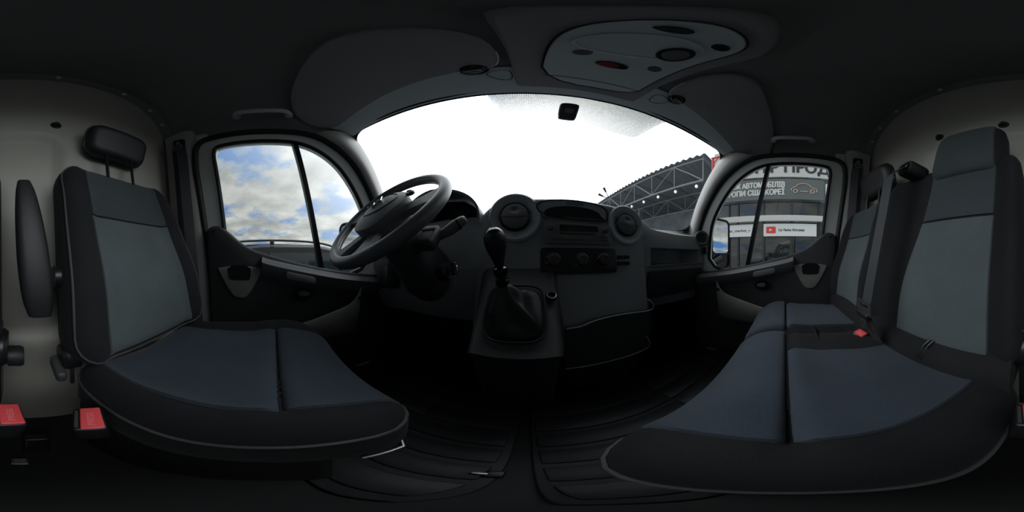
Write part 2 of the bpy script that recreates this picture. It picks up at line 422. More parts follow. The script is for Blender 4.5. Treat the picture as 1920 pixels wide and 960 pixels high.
# black bonded seal around the glass
def edgepts(off=0.0):
    pts = [ws(-1+2*i/40, 0.0) for i in range(41)] + [ws(1, j/14) for j in range(1, 15)] + [ws(1-2*i/40, 1) for i in range(1, 41)] + [ws(-1, 1-j/14) for j in range(1, 14)]
    return pts
secs = []
ring = []
def ringpt(q, ins):
    # q in 0..1 around a rounded-corner loop in (t, s)
    return q
lp = rrect(0.0, 0.5, 1.0, 0.5, 0.10, 9)
def dens(loop, n):
    o = []
    for i in range(len(loop)):
        a, b = loop[i], loop[(i+1) % len(loop)]
        L_ = math.hypot(b[0]-a[0], (b[1]-a[1])*1.0); k = max(1, int(L_/0.05))
        o += [(a[0]+(b[0]-a[0])*q/k, a[1]+(b[1]-a[1])*q/k) for q in range(k)]
    return o
lp = dens(lp, 1)
def inn(p, f):  # shrink loop towards the middle
    t, s = p; return (t*(1-f*0.9), 0.5+(s-0.5)*(1-f*2.6))
IN = V(0, -0.006, -0.004)
s0 = [ws(t*1.05, 0.5+(s-0.5)*1.09) + IN for t, s in lp]; s1 = [ws(*inn(p, 0.018)) + IN for p in lp]
loft('black_edge_band', [s0, s1], M['gloss'], win, smooth=80, cap=False)
tube('seal', [ws(*inn(p, -0.004)) + IN*1.5 for p in lp], 0.006, M['rubber'], win, n=6, cyc=True)
# dotted shade band printed on the upper glass
def dotmat():
    m = bpy.data.materials.new('printed_dot_band'); m.use_nodes = True; t = m.node_tree; t.nodes.clear(); n = t.nodes.new; l = t.links.new
    def mth(op, a, b=None):
        x = n('ShaderNodeMath'); x.operation = op
        for i, v in enumerate((a, b)):
            if v is None: continue
            if isinstance(v, (int, float)): x.inputs[i].default_value = v
            else: l(v, x.inputs[i])
        return x.outputs[0]
    uv = n('ShaderNodeUVMap'); sp = n('ShaderNodeSeparateXYZ'); l(uv.outputs[0], sp.inputs[0])
    u, v = mth('MULTIPLY', sp.outputs[0], 95.0), mth('MULTIPLY', sp.outputs[1], 24.0)
    def dots(a, b):
        fu = mth('SUBTRACT', mth('FRACT', a), 0.5); fv = mth('SUBTRACT', mth('FRACT', b), 0.5)
        return mth('SQRT', mth('ADD', mth('MULTIPLY', fu, fu), mth('MULTIPLY', fv, fv)))
    d = mth('MINIMUM', dots(u, v), dots(mth('ADD', u, 0.5), mth('ADD', v, 0.5)))
    r = mth('SUBTRACT', 0.37, mth('MULTIPLY', sp.outputs[1], 0.05))
    mask = mth('LESS_THAN', d, r)
    tr = n('ShaderNodeBsdfTransparent'); pr = n('ShaderNodeBsdfPrincipled'); pr.inputs['Base Color'].default_value = (0.03, 0.03, 0.035, 1); pr.inputs['Roughness'].default_value = 0.5
    mm = n('ShaderNodeMixShader'); l(mask, mm.inputs[0]); l(tr.outputs[0], mm.inputs[1]); l(pr.outputs[0], mm.inputs[2])
    o = n('ShaderNodeOutputMaterial'); l(mm.outputs[0], o.inputs[0]); return m
M['dots'] = dotmat()
g = []
for j in range(9):
    row = []
    for i in range(41):
        f = i/40; t0, t1 = -0.29, 0.47
        ease = 0.03*j/8
        depth = (0.15+0.07*sstep(0.25, 0.75, f))*min(1, sstep(-0.03, 0.06, f))*min(1, sstep(1.03, 0.84, f))
        row.append(ws(t0+(t1-t0)*f, 0.005 + depth*j/8) + IN*0.8)
    g.append(row)
loft('dotted_shade_band', g, M['dots'], win, closed=False, smooth=80, uv=True)

# cowl/firewall ahead of the footwell
rbox('wall_front', (2.0, 0.03, 1.0), (XC, 0.98, -0.28), M['rubber'], bevel=0); tag(bpy.data.objects['wall_front'], 'dark firewall ahead of the footwell', 'firewall', kind='structure')
rbox('cowl', (2.0, 0.35, 0.02), (XC, 1.0, 0.145), M['black'], bevel=0); tag(bpy.data.objects['cowl'], 'black cowl under the windscreen', 'cowl', kind='structure')
bpy.data.objects['cowl'].name = 'trim_5'

# ---------------------------------------------------------------- doors (left and right, mirrored)
GL = smoothloop([(-.205, -.12), (-.225, .15), (-.250, .40), (-.268, .56), (-.22, .583), (.02, .583), (.13, .572), (.235, .515), (.325, .43), (.435, .265), (.475, .15), (.50, -.12)], 2)
OUT = smoothloop([(-.285, -.72), (-.285, -.3), (-.30, .0), (-.335, .3), (-.352, .50), (-.335, .615), (-.24, .635), (.04, .635), (.17, .625), (.285, .56), (.385, .465), (.50, .29), (.575, .1), (.60, -.2), (.60, -.72)], 2)
TRIM = smoothloop([(-.292, -.70), (-.292, -.70), (-.292, -.1), (-.305, .125), (-.255, .142), (-.215, .125), (-.13, .045), (-.04, .008), (.21, -.055), (.475, -.10), (.60, -.11), (.60, -.70), (.60, -.70)], 2)
def side(s):
    def f(y, z, d=0.0, off=0.0): return V(XC + s*(hw(z) + off - d), y, z)       # d = depth inwards
    return f
def door(s, num):
    F = side(s); who = 'left' if s < 0 else 'right'
    d = thing('door_%d' % num, F(0.1, -0.72), 'driver side door with sloping window sill' if s < 0 else 'passenger side door with view of showroom', 'door', kind='structure')
    plate('door_frame', OUT, lambda y, z, t: F(y, z, t, 0.035), 0.04, M['white_paint'], d, holes=[GL], smooth=30)
    # glass: sliding pane and fixed quarter pane either side of the bar
    def bar_y(z): return 0.092 + (0.575-z)*0.22
    def clip(loop, keep_front):
        o = []
        for i in range(len(loop)):
            a, b = loop[i], loop[(i+1) % len(loop)]
            fa, fb = a[0]-bar_y(a[1]), b[0]-bar_y(b[1])
            if (fa > 0) == keep_front: o.append(a)
            if (fa > 0) != (fb > 0):
                t = fa/(fa-fb); o.append((a[0]+(b[0]-a[0])*t, a[1]+(b[1]-a[1])*t))
        return o
    big = [(y*1.02+.0, z+(0.01 if z > .3 else 0)) for y, z in GL]
    plate('window_pane', clip(big, False), lambda y, z, t: F(y, z, t, 0.020), 0.0, M['sideglass'], d)
    plate('quarter_pane', clip(big, True), lambda y, z, t: F(y, z, t, 0.014), 0.0, M['sideglass'], d)
    secs = []
    for z in (-0.13, 0.1, 0.35, 0.585):
        y = bar_y(z); secs.append([F(y-0.011, z, 0.006), F(y+0.011, z, 0.006), F(y+0.013, z, -0.02), F(y-0.013, z, -0.02)])
    loft('window_bar', secs, M['black'], d, smooth=30)
    tube('window_seal', [F(y, z, 0.004) for y, z in GL], 0.010, M['rubber'], d, n=6, cyc=True)
    # body weatherstrip outside the door frame
    ws_ = [(0.11+(y-0.11)*1.012, z+0.006 if z > 0 else z) for y, z in OUT if z > -0.66]
    k = max(range(len(ws_)), key=lambda i: math.dist(ws_[i], ws_[i-1])); ws_ = ws_[k:]+ws_[:k]
    tube('weatherstrip', [F(y, z, 0.012) for y, z in ws_], 0.016, M['rubber'], d, n=8)
    # moulded inner trim panel
    tp = plate('trim_panel', TRIM, lambda y, z, t: F(y, z, t), 0.05, M['plastic'], d, bevel=0.012, seg=3)
    lathe('screw_cap', [(0.0, 0.002), (0.007, 0.002), (0.008, 0.0)], F(-0.262, 0.112, 0.05), (-s, 0, 0), M['black'], tp, n=14)
    # upper armrest rail running forward below the glass
    rail = smoothpath([(-.045, -.025), (-.02, -.035), (.1, -.062), (.3, -.105), (.50, -.135), (.585, -.145)], 2)
    secs = []
    for i, (y, z) in enumerate(rail):
        wdt = 0.052; up = 0.022
        secs.append([F(y, z+up, 0.045), F(y, z+up*0.8, 0.045+wdt*.7), F(y, z, 0.045+wdt), F(y, z-up*1.2, 0.045+wdt*.85), F(y, z-up*2.6, 0.045+wdt*.3), F(y, z-up*3, 0.045)])
    loft('arm_rail', secs, M['plastic2'], d, smooth=50)
    # light grey pocket cover with dark slot
    pc = [(-.245, -.048), (-.045, -.045), (-.052, -.075), (-.10, -.165), (-.125, -.19), (-.165, -.19), (-.19, -.165), (-.238, -.075)]
    pocket = plate('pocket_cover', smoothloop(pc, 1), lambda y, z, t: F(y, z, 0.048+t), 0.012, M['grey'], d, bevel=0.004)
    plate('pocket_slot', smoothloop([(-.200, -.040), (-.093, -.040), (-.098, -.098), (-.108, -.106), (-.183, -.106), (-.194, -.098)], 1), lambda y, z, t: F(y, z, 0.055+t), 0.008, M['black'], pocket)
    # grip bowl above the opener
    plate('grip_bowl', rrect(.115, -.092, .062, .016, .012), lambda y, z, t: F(y, z-(y-.115)*.22, 0.088+t), 0.012, M['plastic2'], d, bevel=0.004)
    # door opener: oval bezel, dark bowl, lever
    oc = (.128, -.172)
    op = plate('opener_bezel', ellipse(*oc, .050, .030), lambda y, z, t: F(y, z, 0.045+t), 0.016, M['black'], d, holes=[ellipse(*oc, .040, .021)])
    plate('opener_bowl', ellipse(*oc, .041, .022), lambda y, z, t: F(y, z, 0.050+t), 0.003, M['gloss'], op)
    plate('opener_lever', smoothloop([(oc[0]-.012, oc[1]+.018), (oc[0]+.036, oc[1]+.010), (oc[0]+.036, oc[1]-.008), (oc[0]-.006, oc[1]-.012), (oc[0]-.020, oc[1]+.002)], 2), lambda y, z, t: F(y, z, 0.053+t), 0.010, M['plastic2'], op, bevel=0.003)
    # grey lower bin wall sweeping up at its front end
    top = smoothpath([(-.02, -.315), (.10, -.305), (.22, -.262), (.31, -.235), (.36, -.215), (.395, -.165), (.41, -.150)], 2)
    secs = []
    for i, (y, z) in enumerate(top):
        f = i/(len(top)-1); dep = 0.05 + 0.075*math.sin(math.pi*min(1, 0.22+f*0.72))**0.7
        lo = -0.40+0.02*f
        secs.append([F(y, z, dep-0.012), F(y, z+0.003, dep-0.004), F(y, z-0.004, dep), F(y, (z+lo)/2, dep-0.002), F(y, lo, dep-0.02), F(y, lo-0.01, dep-0.035)])
    loft('bin_wall', secs, M['grey'], d, smooth=50)
    plate('bin_floor', [(-.02, .045), (.41, .045), (.41, .10), (.1, .12), (-.02, .06)], lambda y, q, t: F(y, -0.40+t, q), 0.01, M['plastic'], d)
    lathe('screw_cap', [(0.0, 0.002), (0.008, 0.002), (0.009, 0.0)], F(0.385, -0.20, 0.115), (-s, -.3, 0), M['black'], d, n=14)
    return d
door(-1, 1); door(1, 2)
# lower body sides outside the doors so the cab is closed
for s, nm, lb in ((-1, 'wall_left', 'driver side body wall behind and below the door'), (1, 'wall_right', 'passenger side body wall behind and below the door')):
    F = side(s)
    o = plate(nm, [(-.62, -.80), (-.62, 1.0), (-.30, 1.0), (-.30, .66), (-.345, .5), (-.29, .0), (-.27, -.66), (.60, -.66), (.60, -.1), (.95, -.1), (1.05, .05), (1.05, -.80)], lambda y, z, t: F(y, z, 0, 0.03+t), 0.02, M['white_paint'])
    plate('kick_panel', [(.56, -.735), (.56, -.02), (.62, .10), (.95, .10), (.95, -.735)], lambda y, z, t: F(y, z, 0.0+t), 0.02, M['rubber'], o)
    tag(o, lb, 'side wall', kind='structure')

# ---------------------------------------------------------------- pillar trims
def pillar_a(s, num):
    secs = []
    for k in range(15):
        f = k/14; wedge = ws(s*0.985, f) + V(0, -0.012, -0.006); 
        z = wedge.z
        fr = [(.17, .640), (.285, .572), (.385, .478), (.50, .300), (.575, .11), (.60, -.1)]
        # door frame front edge at matching position
        q = f*4.2; i = min(4, int(q)); fy = fr[i][0]+(fr[i+1][0]-fr[i][0])*(q-i); fz = fr[i][1]+(fr[i+1][1]-fr[i][1])*(q-i)
        dp = V(XC+s*(hw(fz)-0.012), fy, fz)
        mid = wedge.lerp(dp, 0.5); inn_ = V(-s*0.030, -0.018, -0.012)
        ou = V(s*0.05, 0.03, 0.02)
        secs.append([wedge + V(-s*0.002, 0.008, 0.004), wedge.lerp(dp, .14)+inn_*.55, wedge.lerp(dp, .35)+inn_*0.98, wedge.lerp(dp, .65)+inn_*1.0, wedge.lerp(dp, .88)+inn_*.6, dp, dp+ou, wedge+ou])
    o = loft('trim_%d' % num, secs, M['pillar'], smooth=60)
    tag(o, 'windscreen pillar trim beside the steering wheel' if s < 0 else 'windscreen pillar trim catching light on passenger side', 'pillar trim', kind='structure')
pillar_a(-1, 1); pillar_a(1, 2)
def pillar_b(s, num):
    F = side(s); secs = []
    for z in (-0.74, -0.4, 0.0, 0.25, 0.45, 0.60, 0.72):
        yf = -0.30 - 0.055*sstep(0.0, 0.5, z); 
        secs.append([F(yf, z, -0.02), F(yf, z, 0.012), F(yf-0.03, z, 0.032), F(yf-0.07, z, 0.030), F(BULK-0.01, z, 0.018), F(BULK-0.01, z, -0.02)])
    o = loft('trim_%d' % num, secs, M['pillar'], smooth=50)
    tag(o, 'door pillar trim behind the driver door' if s < 0 else 'door pillar trim behind the passenger door', 'pillar trim', kind='structure')
pillar_b(-1, 3); pillar_b(1, 4)

# ================================================================= DASHBOARD
dash = thing('dashboard', (XC, 0.75, -0.36), 'dark grey moulded van dashboard with round air vents', 'dashboard')
def lin(pts, x):
    if x <= pts[0][0]: return pts[0][1]
    for (a, b), (c, d) in zip(pts, pts[1:]):
        if x <= c: 
            t = (x-a)/(c-a); t = t*t*(3-2*t); return b+(d-b)*t
    return pts[-1][1]
ZT = [(-0.75, 0.10), (-0.55, 0.14), (-0.16, 0.16), (0.44, 0.195), (0.50, 0.178), (0.60, 0.140), (0.78, 0.130), (1.02, 0.135)]
YT = [(-0.75, 0.52), (-0.55, 0.56), (0.1, 0.62), (0.48, 0.62), (0.64, 0.60), (0.9, 0.55), (1.02, 0.53)]
SX0, SX1 = 0.555, 0.925
xs = sorted(set([round(-0.72+1.72*i/40, 4) for i in range(41)] + [SX0-0.001, SX0, SX1, SX1+0.001]))
secs = []
for x in xs:
    zt, yt = lin(ZT, x), lin(YT, x); yf = yt-0.012; slot = SX0 <= x <= SX1
    yb = max(ws((x-XC)/0.85, 1).y - 0.01, yt+0.06)
    d_ = 0.15 if slot else 0.0
    r = [(yb, 0.175), (yt+0.10, zt+0.012), (yt+0.03, zt+0.004), (yt+0.008, zt-0.006), (yt, zt-0.025), (yf, zt-0.07), (yf, 0.042), (yf+d_, 0.040), (yf+d_, -0.047), (yf, -0.050), (yf+0.012, -0.085), (yf+0.03, -0.20), (yf+0.10, -0.30), (yf+0.33, -0.34)]
    secs.append([V(x, a, b) for a, b in r])
loft('body', secs, M['dash_glare'], dash, closed=False, smooth=40)
# tray lip and glove box lid below the slot
tube('tray_lip', [(x, lin(YT, x)-0.016, -0.052 + 0.004*math.sin((x-SX0)*6)) for x in [SX0-0.01+i*0.04 for i in range(11)]], 0.005, M['plastic2'], dash, n=8)
plate('glove_box_lid', rrect(0.74, -0.15, 0.20, 0.075, 0.02), lambda a, b, t: V(a, lin(YT, a)-0.012+0.03*(-(b+0.085)/0.115)*1.0-t, b), 0.012, M['plastic'], dash, bevel=0.004)

# centre stack: a raised block carrying vents, cubby, radio and heater controls
def st(x, z, d=0.0):  # point on the centre stack face, leaning back towards the top; d = out of the face
    return V(x, 0.575 + 0.13*(z-0.0)*0.9 - 0.0 + 0.012*((x-0.165)/0.33)**2 - d, z)
so = smoothloop([(-.205, -.31), (-.205, -.31), (-.205, .06), (-.195, .155), (-.13, .215), (-.02, .225), (.165, .228), (.35, .225), (.43, .212), (.495, .165), (.515, .06), (.505, -.31), (.505, -.31)], 2)
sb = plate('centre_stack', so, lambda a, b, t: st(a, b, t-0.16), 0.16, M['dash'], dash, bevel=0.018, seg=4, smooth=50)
def vent(cx, cz, r=0.098):
    O = st(cx, cz, 0.0); ax = V(0.0, -1.0, 0.13).normalized()
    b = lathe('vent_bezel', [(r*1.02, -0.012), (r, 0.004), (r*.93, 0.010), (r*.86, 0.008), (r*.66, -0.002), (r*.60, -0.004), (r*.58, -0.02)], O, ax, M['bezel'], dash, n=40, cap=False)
    rr = r*.57
    lathe('vent_barrel', [(0, -0.03), (rr*1.03, -0.03), (rr*1.03, 0.006), (rr*.95, 0.010), (rr*.93, 0.0), (0, -0.004)], O, ax, M['black'], b, n=36)
    # split round flap: upper half with finger dimple, lower half
    U = V(1, 0, 0); W = ax; Vv = W.cross(U)
    def half(up):
        pts = []
        for k in range(17):
            t = math.pi*k/16
            a = rr*.90*math.cos(t); bq = rr*.90*math.sin(t)
            pts.append((a, bq))
        cut = [(rr*.9*(-1+2*k/8), -0.16*rr+0.22*rr*(((k-4)/4)**2)) for k in range(9)]
        if up: loop = pts + [(a, c) for a, c in cut[1:-1]]
        else:
            pts2 = [(a, -c) for a, c in pts]
            loop = pts2 + [(a, c-0.05*rr) for a, c in cut[1:-1]]
        def fn(a, c, t):
            dome = 0.016*(1-(a*a+c*c)/(rr*rr))
            dimple = -0.010*math.exp(-((a/(rr*.26))**2+((c-rr*.38)/(rr*.2))**2)) if up else 0
            return O + U*a + Vv*c + W*(t + 0.002 + (dome+dimple if t > 0.003 else 0))
        # radial grid for the dome
        secs_ = []; cxm = sum(p[0] for p in loop)/len(loop); cym = sum(p[1] for p in loop)/len(loop)
        for f in (0.02, 0.2, 0.4, 0.6, 0.8, 0.93, 1.0): secs_.append([fn(cxm+(a-cxm)*f, cym+(c-cym)*f, 0.004) for a, c in loop])
        secs_.append([fn(a, c, 0.0) for a, c in loop])
        loft('vent_flap', secs_, M['plastic2'], b, smooth=50)
    half(True); half(False)
    for sg in (-1, 1):
        rbox('vent_pivot', (0.006, 0.006, 0.008), O + U*sg*rr*.97 + W*0.008, M['plastic2'], b, bevel=0.001)
vent(-0.052, 0.148); vent(0.405, 0.140, 0.092)
# storage cubby on top: grey trapezoid tray with arched mouth, its inner shade a flat black plate
cub = plate('cubby_tray', smoothloop([(.018, .207), (.018, .200), (.052, .146), (.066, .143), (.290, .143), (.300, .150), (.302, .205), (.296, .212), (.165, .218), (.03, .213)], 1), lambda a, b, t: st(a, b, t+0.0005), 0.006, M['cubbylid'], dash, bevel=0.002)
arch = [(.062, .146)] + [(.165+.112*math.cos(t), .146+.046*abs(math.sin(t))**0.55) for t in [math.pi*(1-k/20) for k in range(1, 20)]] + [(.296, .146)]
plate('cubby_mouth_shade', arch, lambda a, b, t: st(a, b, t+0.0045), 0.004, M['black'], cub)
tube('cubby_rim', [st(a, b, 0.006) for a, b in smoothloop([(.014, .208), (.05, .142), (.30, .139), (.308, .150), (.307, .208), (.165, .222)], 2)], 0.003, M['black'], cub, n=6, cyc=True)
plate('cubby_label', rrect(.172, .205, .035, .006, .002), lambda a, b, t: st(a, b, t+0.0066), 0.001, M['plastic2'], cub)
# radio
rad = plate('radio', rrect(.185, .085, .135, .040, .006), lambda a, b, t: st(a, b, t), 0.008, M['plastic2'], dash, bevel=0.002)
plate('display', rrect(.185, .104, .075, .012, .002), lambda a, b, t: st(a, b, t+0.008), 0.001, M['gloss'], rad)
for kx in (.075, .295):
    lathe('dial', [(.0, .016), (.009, .016), (.011, .012), (.012, 0)], st(kx, .103, .006), (0, -1, .1), M['plastic2'], rad, n=18)
    tube('dial_mark', [st(kx-.004, .110, .021), st(kx+.004, .110, .021)], .001, M['whiteprint'], rad, n=5)
for i in range(6): rbox('button', (.020, .006, .008), st(.085+i*.024, .064, .009), M['plastic2'], rad, bevel=.001)
for i in range(6): rbox('button', (.012, .006, .007), st(.262+(i % 3)*.018, .076-(i//3)*.013, .009), M['plastic2'], rad, bevel=.001)
plate('disc_slot', rrect(.18, .083, .07, .0022, .001), lambda a, b, t: st(a, b, t+.008), .001, M['gloss'], rad)
# heater controls: three rotary knobs with printed arcs and a red pointer
hp = plate('heater_panel', rrect(.190, -.018, .15, .048, .012), lambda a, b, t: st(a, b, t), 0.004, M['black'], dash, bevel=0.002)
for i, kx in enumerate((.088, .192, .284)):
    O = st(kx, -.016, .003)
    kb = lathe('heater_knob', [(.0, .020), (.017, .020), (.021, .016), (.023, .0)], O, (0, -1, .11), M['plastic'], hp, n=26)
    tube('scale_ring', [st(kx+.0265*math.cos(t), -.016+.0265*math.sin(t), .005) for t in [R_(20+i_*10) for i_ in range(15)]], .0011, M['whiteprint'], hp, n=5)
    tr_ = R_((195, 215, 165)[i])
    plate('red_pointer', rrect(0, 0, .006, .0028, .001), lambda a, b, t: st(kx+.0275*math.cos(tr_)+a, -.016+.0275*math.sin(tr_)+b, .0045+t), .001, M['redprint'], hp)
for i in range(4): rbox('rocker_switch', (.026, .008, .016), st(.36+(i % 2)*.034, -.005-(i//2)*.026, .003), M['black'], dash, bevel=.002)
# side air vent and switch at the passenger end
sO = V(0.935, 0.525, 0.118); sA = V(-0.72, -0.66, 0.12)
svb = lathe('side_vent', [(.050, -.03), (.050, .006), (.044, .012), (.036, .010), (.034, -.004), (0, -.004)], sO, sA, M['plastic2'], dash, n=30)
for k in range(4):
    h = -.021+.014*k; rbox('side_vent_slat', (2*math.sqrt(.033**2-h*h), .003, .006), sO + V(0, 0, h)+sA.normalized()*.004, M['black'], svb, bevel=.001, axes=frame((0, 0, 0), sA.cross(V(0, 0, 1)), (0, 0, 1))[1:])
rbox('blank_switch', (.030, .012, .042), sO + V(0.005, -0.012, -0.082), M['gloss'], dash, bevel=.004, axes=frame((0, 0, 0), sA.cross(V(0, 0, 1)), (0, 0, 1))[1:])
# bright strip of the dash end catching the windscreen light is part of the body; driver end pocket
tube('pocket_ring', [V(-0.60+.0, 0.50, -0.09) + V(.030*math.cos(t)*.8, -.018*math.cos(t), .040*math.sin(t)) for t in [2*math.pi*k/24 for k in range(24)]], .004, M['plastic2'], dash, n=6, cyc=True)
rbox('end_pod', (.11, .10, .16), (-0.625, 0.555, -0.085), M['plastic'], dash, bevel=.03, seg=4)
# instrument hood and cluster
secs = []
for f, y in ((0, .52), (.02, .515), (.1, .53), (.4, .60), (.7, .68), (1, .78)):
    row = []
    for k in range(25):
        t = math.pi*k/24; rx = .185-.015*f; rz = .135-.03*f
        if f == 0: rx -= .010; rz -= .010
        row.append(V(-.355 - rx*math.cos(t), y+0.03*abs(math.cos(t))*(1-f), .135+rz*math.sin(t)**.8 if 0 < k < 24 else .12))
    secs.append(row)
loft('instrument_hood', secs, M['plastic2'], dash, closed=False, smooth=60)
ic = plate('instrument_cluster', [( -.355-.168*math.cos(math.pi*k/20), .13+.118*math.sin(math.pi*k/20)**.8) for k in range(21)], lambda a, b, t: V(a, .60+(b-.13)*.35-t, b), .006, M['gloss'], dash)
for gx, gr in ((-.43, .05), (-.28, .05)):
    lathe('dial_face', [(0, .004), (gr, .004), (gr*1.05, .008), (gr*1.08, 0)], V(gx, .612, .185), (0, -1, .35), M['black'], ic, n=28)
# lower console with gear lever surround, cigarette socket
def con(x, f, d=0.0):  # f 0 top .. 1 bottom of the sloping console face
    c = 1-((x+.04)/.20)**2*.15
    return V(x, .56-.20*f*c - d*.7, -.065-.20*f + d*.7)
secs = []
for f in (-.1, 0, .15, .4, .7, .9, 1.0, 1.06):
    row = []
    for k in range(21):
        t = -1+2*k/20; wd = .165-.02*f; edge = sstep(.72, 1.0, abs(t)); p = con(-.035+wd*t, min(f, 1.0), 0)
        row.append(p + V(0, .11*edge**1.5 + (.05 if f > 1.03 else 0), -.05*edge - (.06 if f > 1.03 else 0)))
    secs.append(row)
secs.append([V(p.x, p.y+.04, -.46) for p in secs[-1]]); secs.append([V(p.x, p.y+.10, FLOOR) for p in secs[-1]])
loft('gear_console', secs, M['plastic'], dash, closed=False, smooth=50)
lathe('cigarette_socket', [(0, -.006), (.011, -.006), (.011, .004), (.0135, .006), (.017, .003), (.018, -.004)], con(.068, .33, .012), (0.1, -.62, .78), M['gloss'], dash, n=22)
tube('socket_ring', [con(.068, .33, .018) + V(.0135*math.cos(t), .0105*math.sin(t), .0085*math.sin(t)) for t in [2*math.pi*k/20 for k in range(20)]], .0012, M['steel'], dash, n=5, cyc=True)
# footwell duct panels below the passenger side; highlights on their lips are drawn as pale tubes
def onplane(px, py, y): d = dirpx(px, py); return d*(y/d.y)
duct_top = smoothpath([(1062, 617), (1090, 613), (1112, 602), (1150, 592), (1190, 586), (1218, 583), (1227, 576), (1222, 566), (1213, 560)], 2)
duct_low = smoothpath([(1060, 692), (1100, 687), (1150, 676), (1190, 664), (1216, 652), (1220, 643), (1212, 630)], 2)
DY = .515
tp_ = [onplane(a, b, DY) for a, b in duct_top]; lw_ = [onplane(a, b, DY) for a, b in duct_low]
duct = plate('lower_duct', [(p.x, p.z) for p in tp_[:-6]] + [(p.x, p.z) for p in reversed(lw_[:-4])], lambda a, b, t: V(a, DY+.02-t, b), .016, M['plastic'], dash)
for ln in (tp_, lw_): tube('lip_highlight', ln, .0022, M['bezel'], duct, n=6)
lowp = smoothloop([(.12, -.32), (.60, -.32), (.62, -.42), (.50, -.60), (.40, -.70), (.12, -.70)], 1)
plate('lower_panel', lowp, lambda a, b, t: V(a, .66-t+(b+.32)*.05, b), .02, M['plastic'], dash, bevel=.008)

# ---------------------------------------------------------------- steering column
WC = V(-.374, .298, .127); WA = R_(48.5)
wn = V(0, -math.sin(WA), math.cos(WA)); wu = V(1, 0, 0); wv = V(0, math.cos(WA), math.sin(WA))
colm = thing('steering_column', WC - wn*.30, 'dark plastic steering column with indicator and wiper stalks', 'steering column')
secs = []
for h, rx, ry in ((-.035, .050, .045), (-.05, .066, .060), (-.12, .074, .070), (-.20, .078, .080), (-.30, .085, .10), (-.36, .07, .09)):
    secs.append([WC + wn*h + wu*rx*math.copysign(abs(math.cos(t))**.7, math.cos(t)) + wv*ry*math.copysign(abs(math.sin(t))**.7, math.sin(t)) for t in [2*math.pi*k/28 for k in range(28)]])
loft('shroud', secs, M['plastic'], colm, smooth=50)
def stalk(sg):
    a_, b_ = V(WC.x+sg*.06, .385, .035), V(WC.x+sg*.203, .418, .107)
    pts = [a_.lerp(b_, f) + V(0, 0, -.012*math.sin(math.pi*f)) for f in (0, .3, .5, .66, .82, .95, 1)]
    stk = tube('stalk', pts, [.014, .013, .013, .0165, .0175, .014, .008], M['plastic2'], colm, n=14)
    tube('stalk_band', [pts[4]+V(sg*.002, 0, .001), pts[4]+V(sg*.007, .002, .004)], .0172, M['gloss'], stk, n=14)
stalk(1); stalk(-1)
# radio remote pod on the right behind the wheel
pod = V(-.262, .375, .050)
rbox('remote_pod', (.055, .075, .042), pod, M['plastic'], colm, bevel=.012, seg=4, axes=(wu, wv, wn))
for i in range(3): rbox('remote_button', (.014, .014, .004), pod + wn*.022 + wu*(-.016+.016*i) + wv*.018, M['plastic2'], colm, bevel=.002, axes=(wu, wv, wn))
# ignition lock
kO = V(-.215, .410, -.040); kA = V(.72, -.66, .22).normalized()
lathe('ignition_lock', [(0, .0), (.024, .0), (.025, -.05), (.030, -.06)], kO, kA, M['black'], colm, n=22)
key = thing('ignition_key', kO + kA*.004, 'black headed ignition key with a steel ring in the lock', 'key')
rbox('key_head', (.024, .034, .010), kO + kA*.026, M['black'], key, bevel=.004, axes=(kA, kA.cross(V(1, 0, 0)).cross(kA).normalized() if False else kA.cross(V(0, 0, 1)).normalized().cross(kA).normalized()*-1, kA.cross(V(0, 0, 1)).normalized()))
rbox('key_blade', (.020, .008, .003), kO + kA*.006, M['steel'], key, bevel=.001, axes=(kA, V(0, 0, 1), kA.cross(V(0, 0, 1)).normalized()))
rc = kO + kA*.040 + V(0, 0, -.006)
tube('key_ring', [rc + (kA*math.cos(t) + V(0, 0, 1)*math.sin(t))*.013 for t in [2*math.pi*k/24 for k in range(24)]], .0012, M['chrome'], key, n=6, cyc=True)
tube('key_chain', [rc + V(0, 0, -.013), rc + V(.002, 0, -.025), rc + V(-.001, 0, -.042)], .0014, M['steel'], key, n=6)

# ---------------------------------------------------------------- steering wheel
sw = thing('steering_wheel', WC - wn*.03, 'black leather three spoke steering wheel in front of driver seat', 'steering wheel')
RR = .193
rimp = [WC + (wu*math.cos(t) + wv*math.sin(t))*RR + wn*0.0 for t in [2*math.pi*k/72 for k in range(72)]]
tube('rim', rimp, .0165, M['rim'], sw, n=16, cyc=True)
for a0, a1 in ((195, 225), (-45, -15), (35, 60), (120, 145)):
    tube('rim_stitching', [WC + (wu*math.cos(R_(t)) + wv*math.sin(R_(t)))*(RR-.0168) + wn*.002 for t in range(a0, a1+1, 3)], .0012, M['piping'], sw, n=5)
def spoke(t0, wd0, wd1):
    c, s = math.cos(R_(t0)), math.sin(R_(t0)); r = wu*c+wv*s; tq = -wu*s+wv*c; secs = []
    for f in (0, .25, .5, .75, 1):
        rad_ = .055 + (.188-.055)*f; wd = wd0+(wd1-wd0)*f; wd *= (1 - .35*math.sin(math.pi*f)); h = -.018*(1-f)
        secs.append([WC + r*rad_ + tq*wd*a + wn*(h + .010*b) for a, b in ((-1, -.6), (-.8, .8), (.8, .8), (1, -.6), (.7, -1.2), (-.7, -1.2))])
    loft('spoke', secs, M['plastic2'], sw, smooth=50)
spoke(8, .040, .050); spoke(172, .040, .050); spoke(252, .028, .034); spoke(288, .028, .034)
hub = smoothloop([(-.088, .035), (-.06, .075), (0, .085), (.06, .075), (.088, .035), (.085, -.02), (.055, -.085), (0, -.098), (-.055, -.085), (-.085, -.02)], 2)
def hubz(a, b): return .030*max(0.0, 1-(a/.10)**2-((b+.005)/.11)**2)**.6
secs = []
for f in (0.02, .25, .5, .7, .85, .95, 1.0): secs.append([WC + wu*a*f + wv*b*f + wn*(.004+hubz(a*f, b*f)) for a, b in hub])
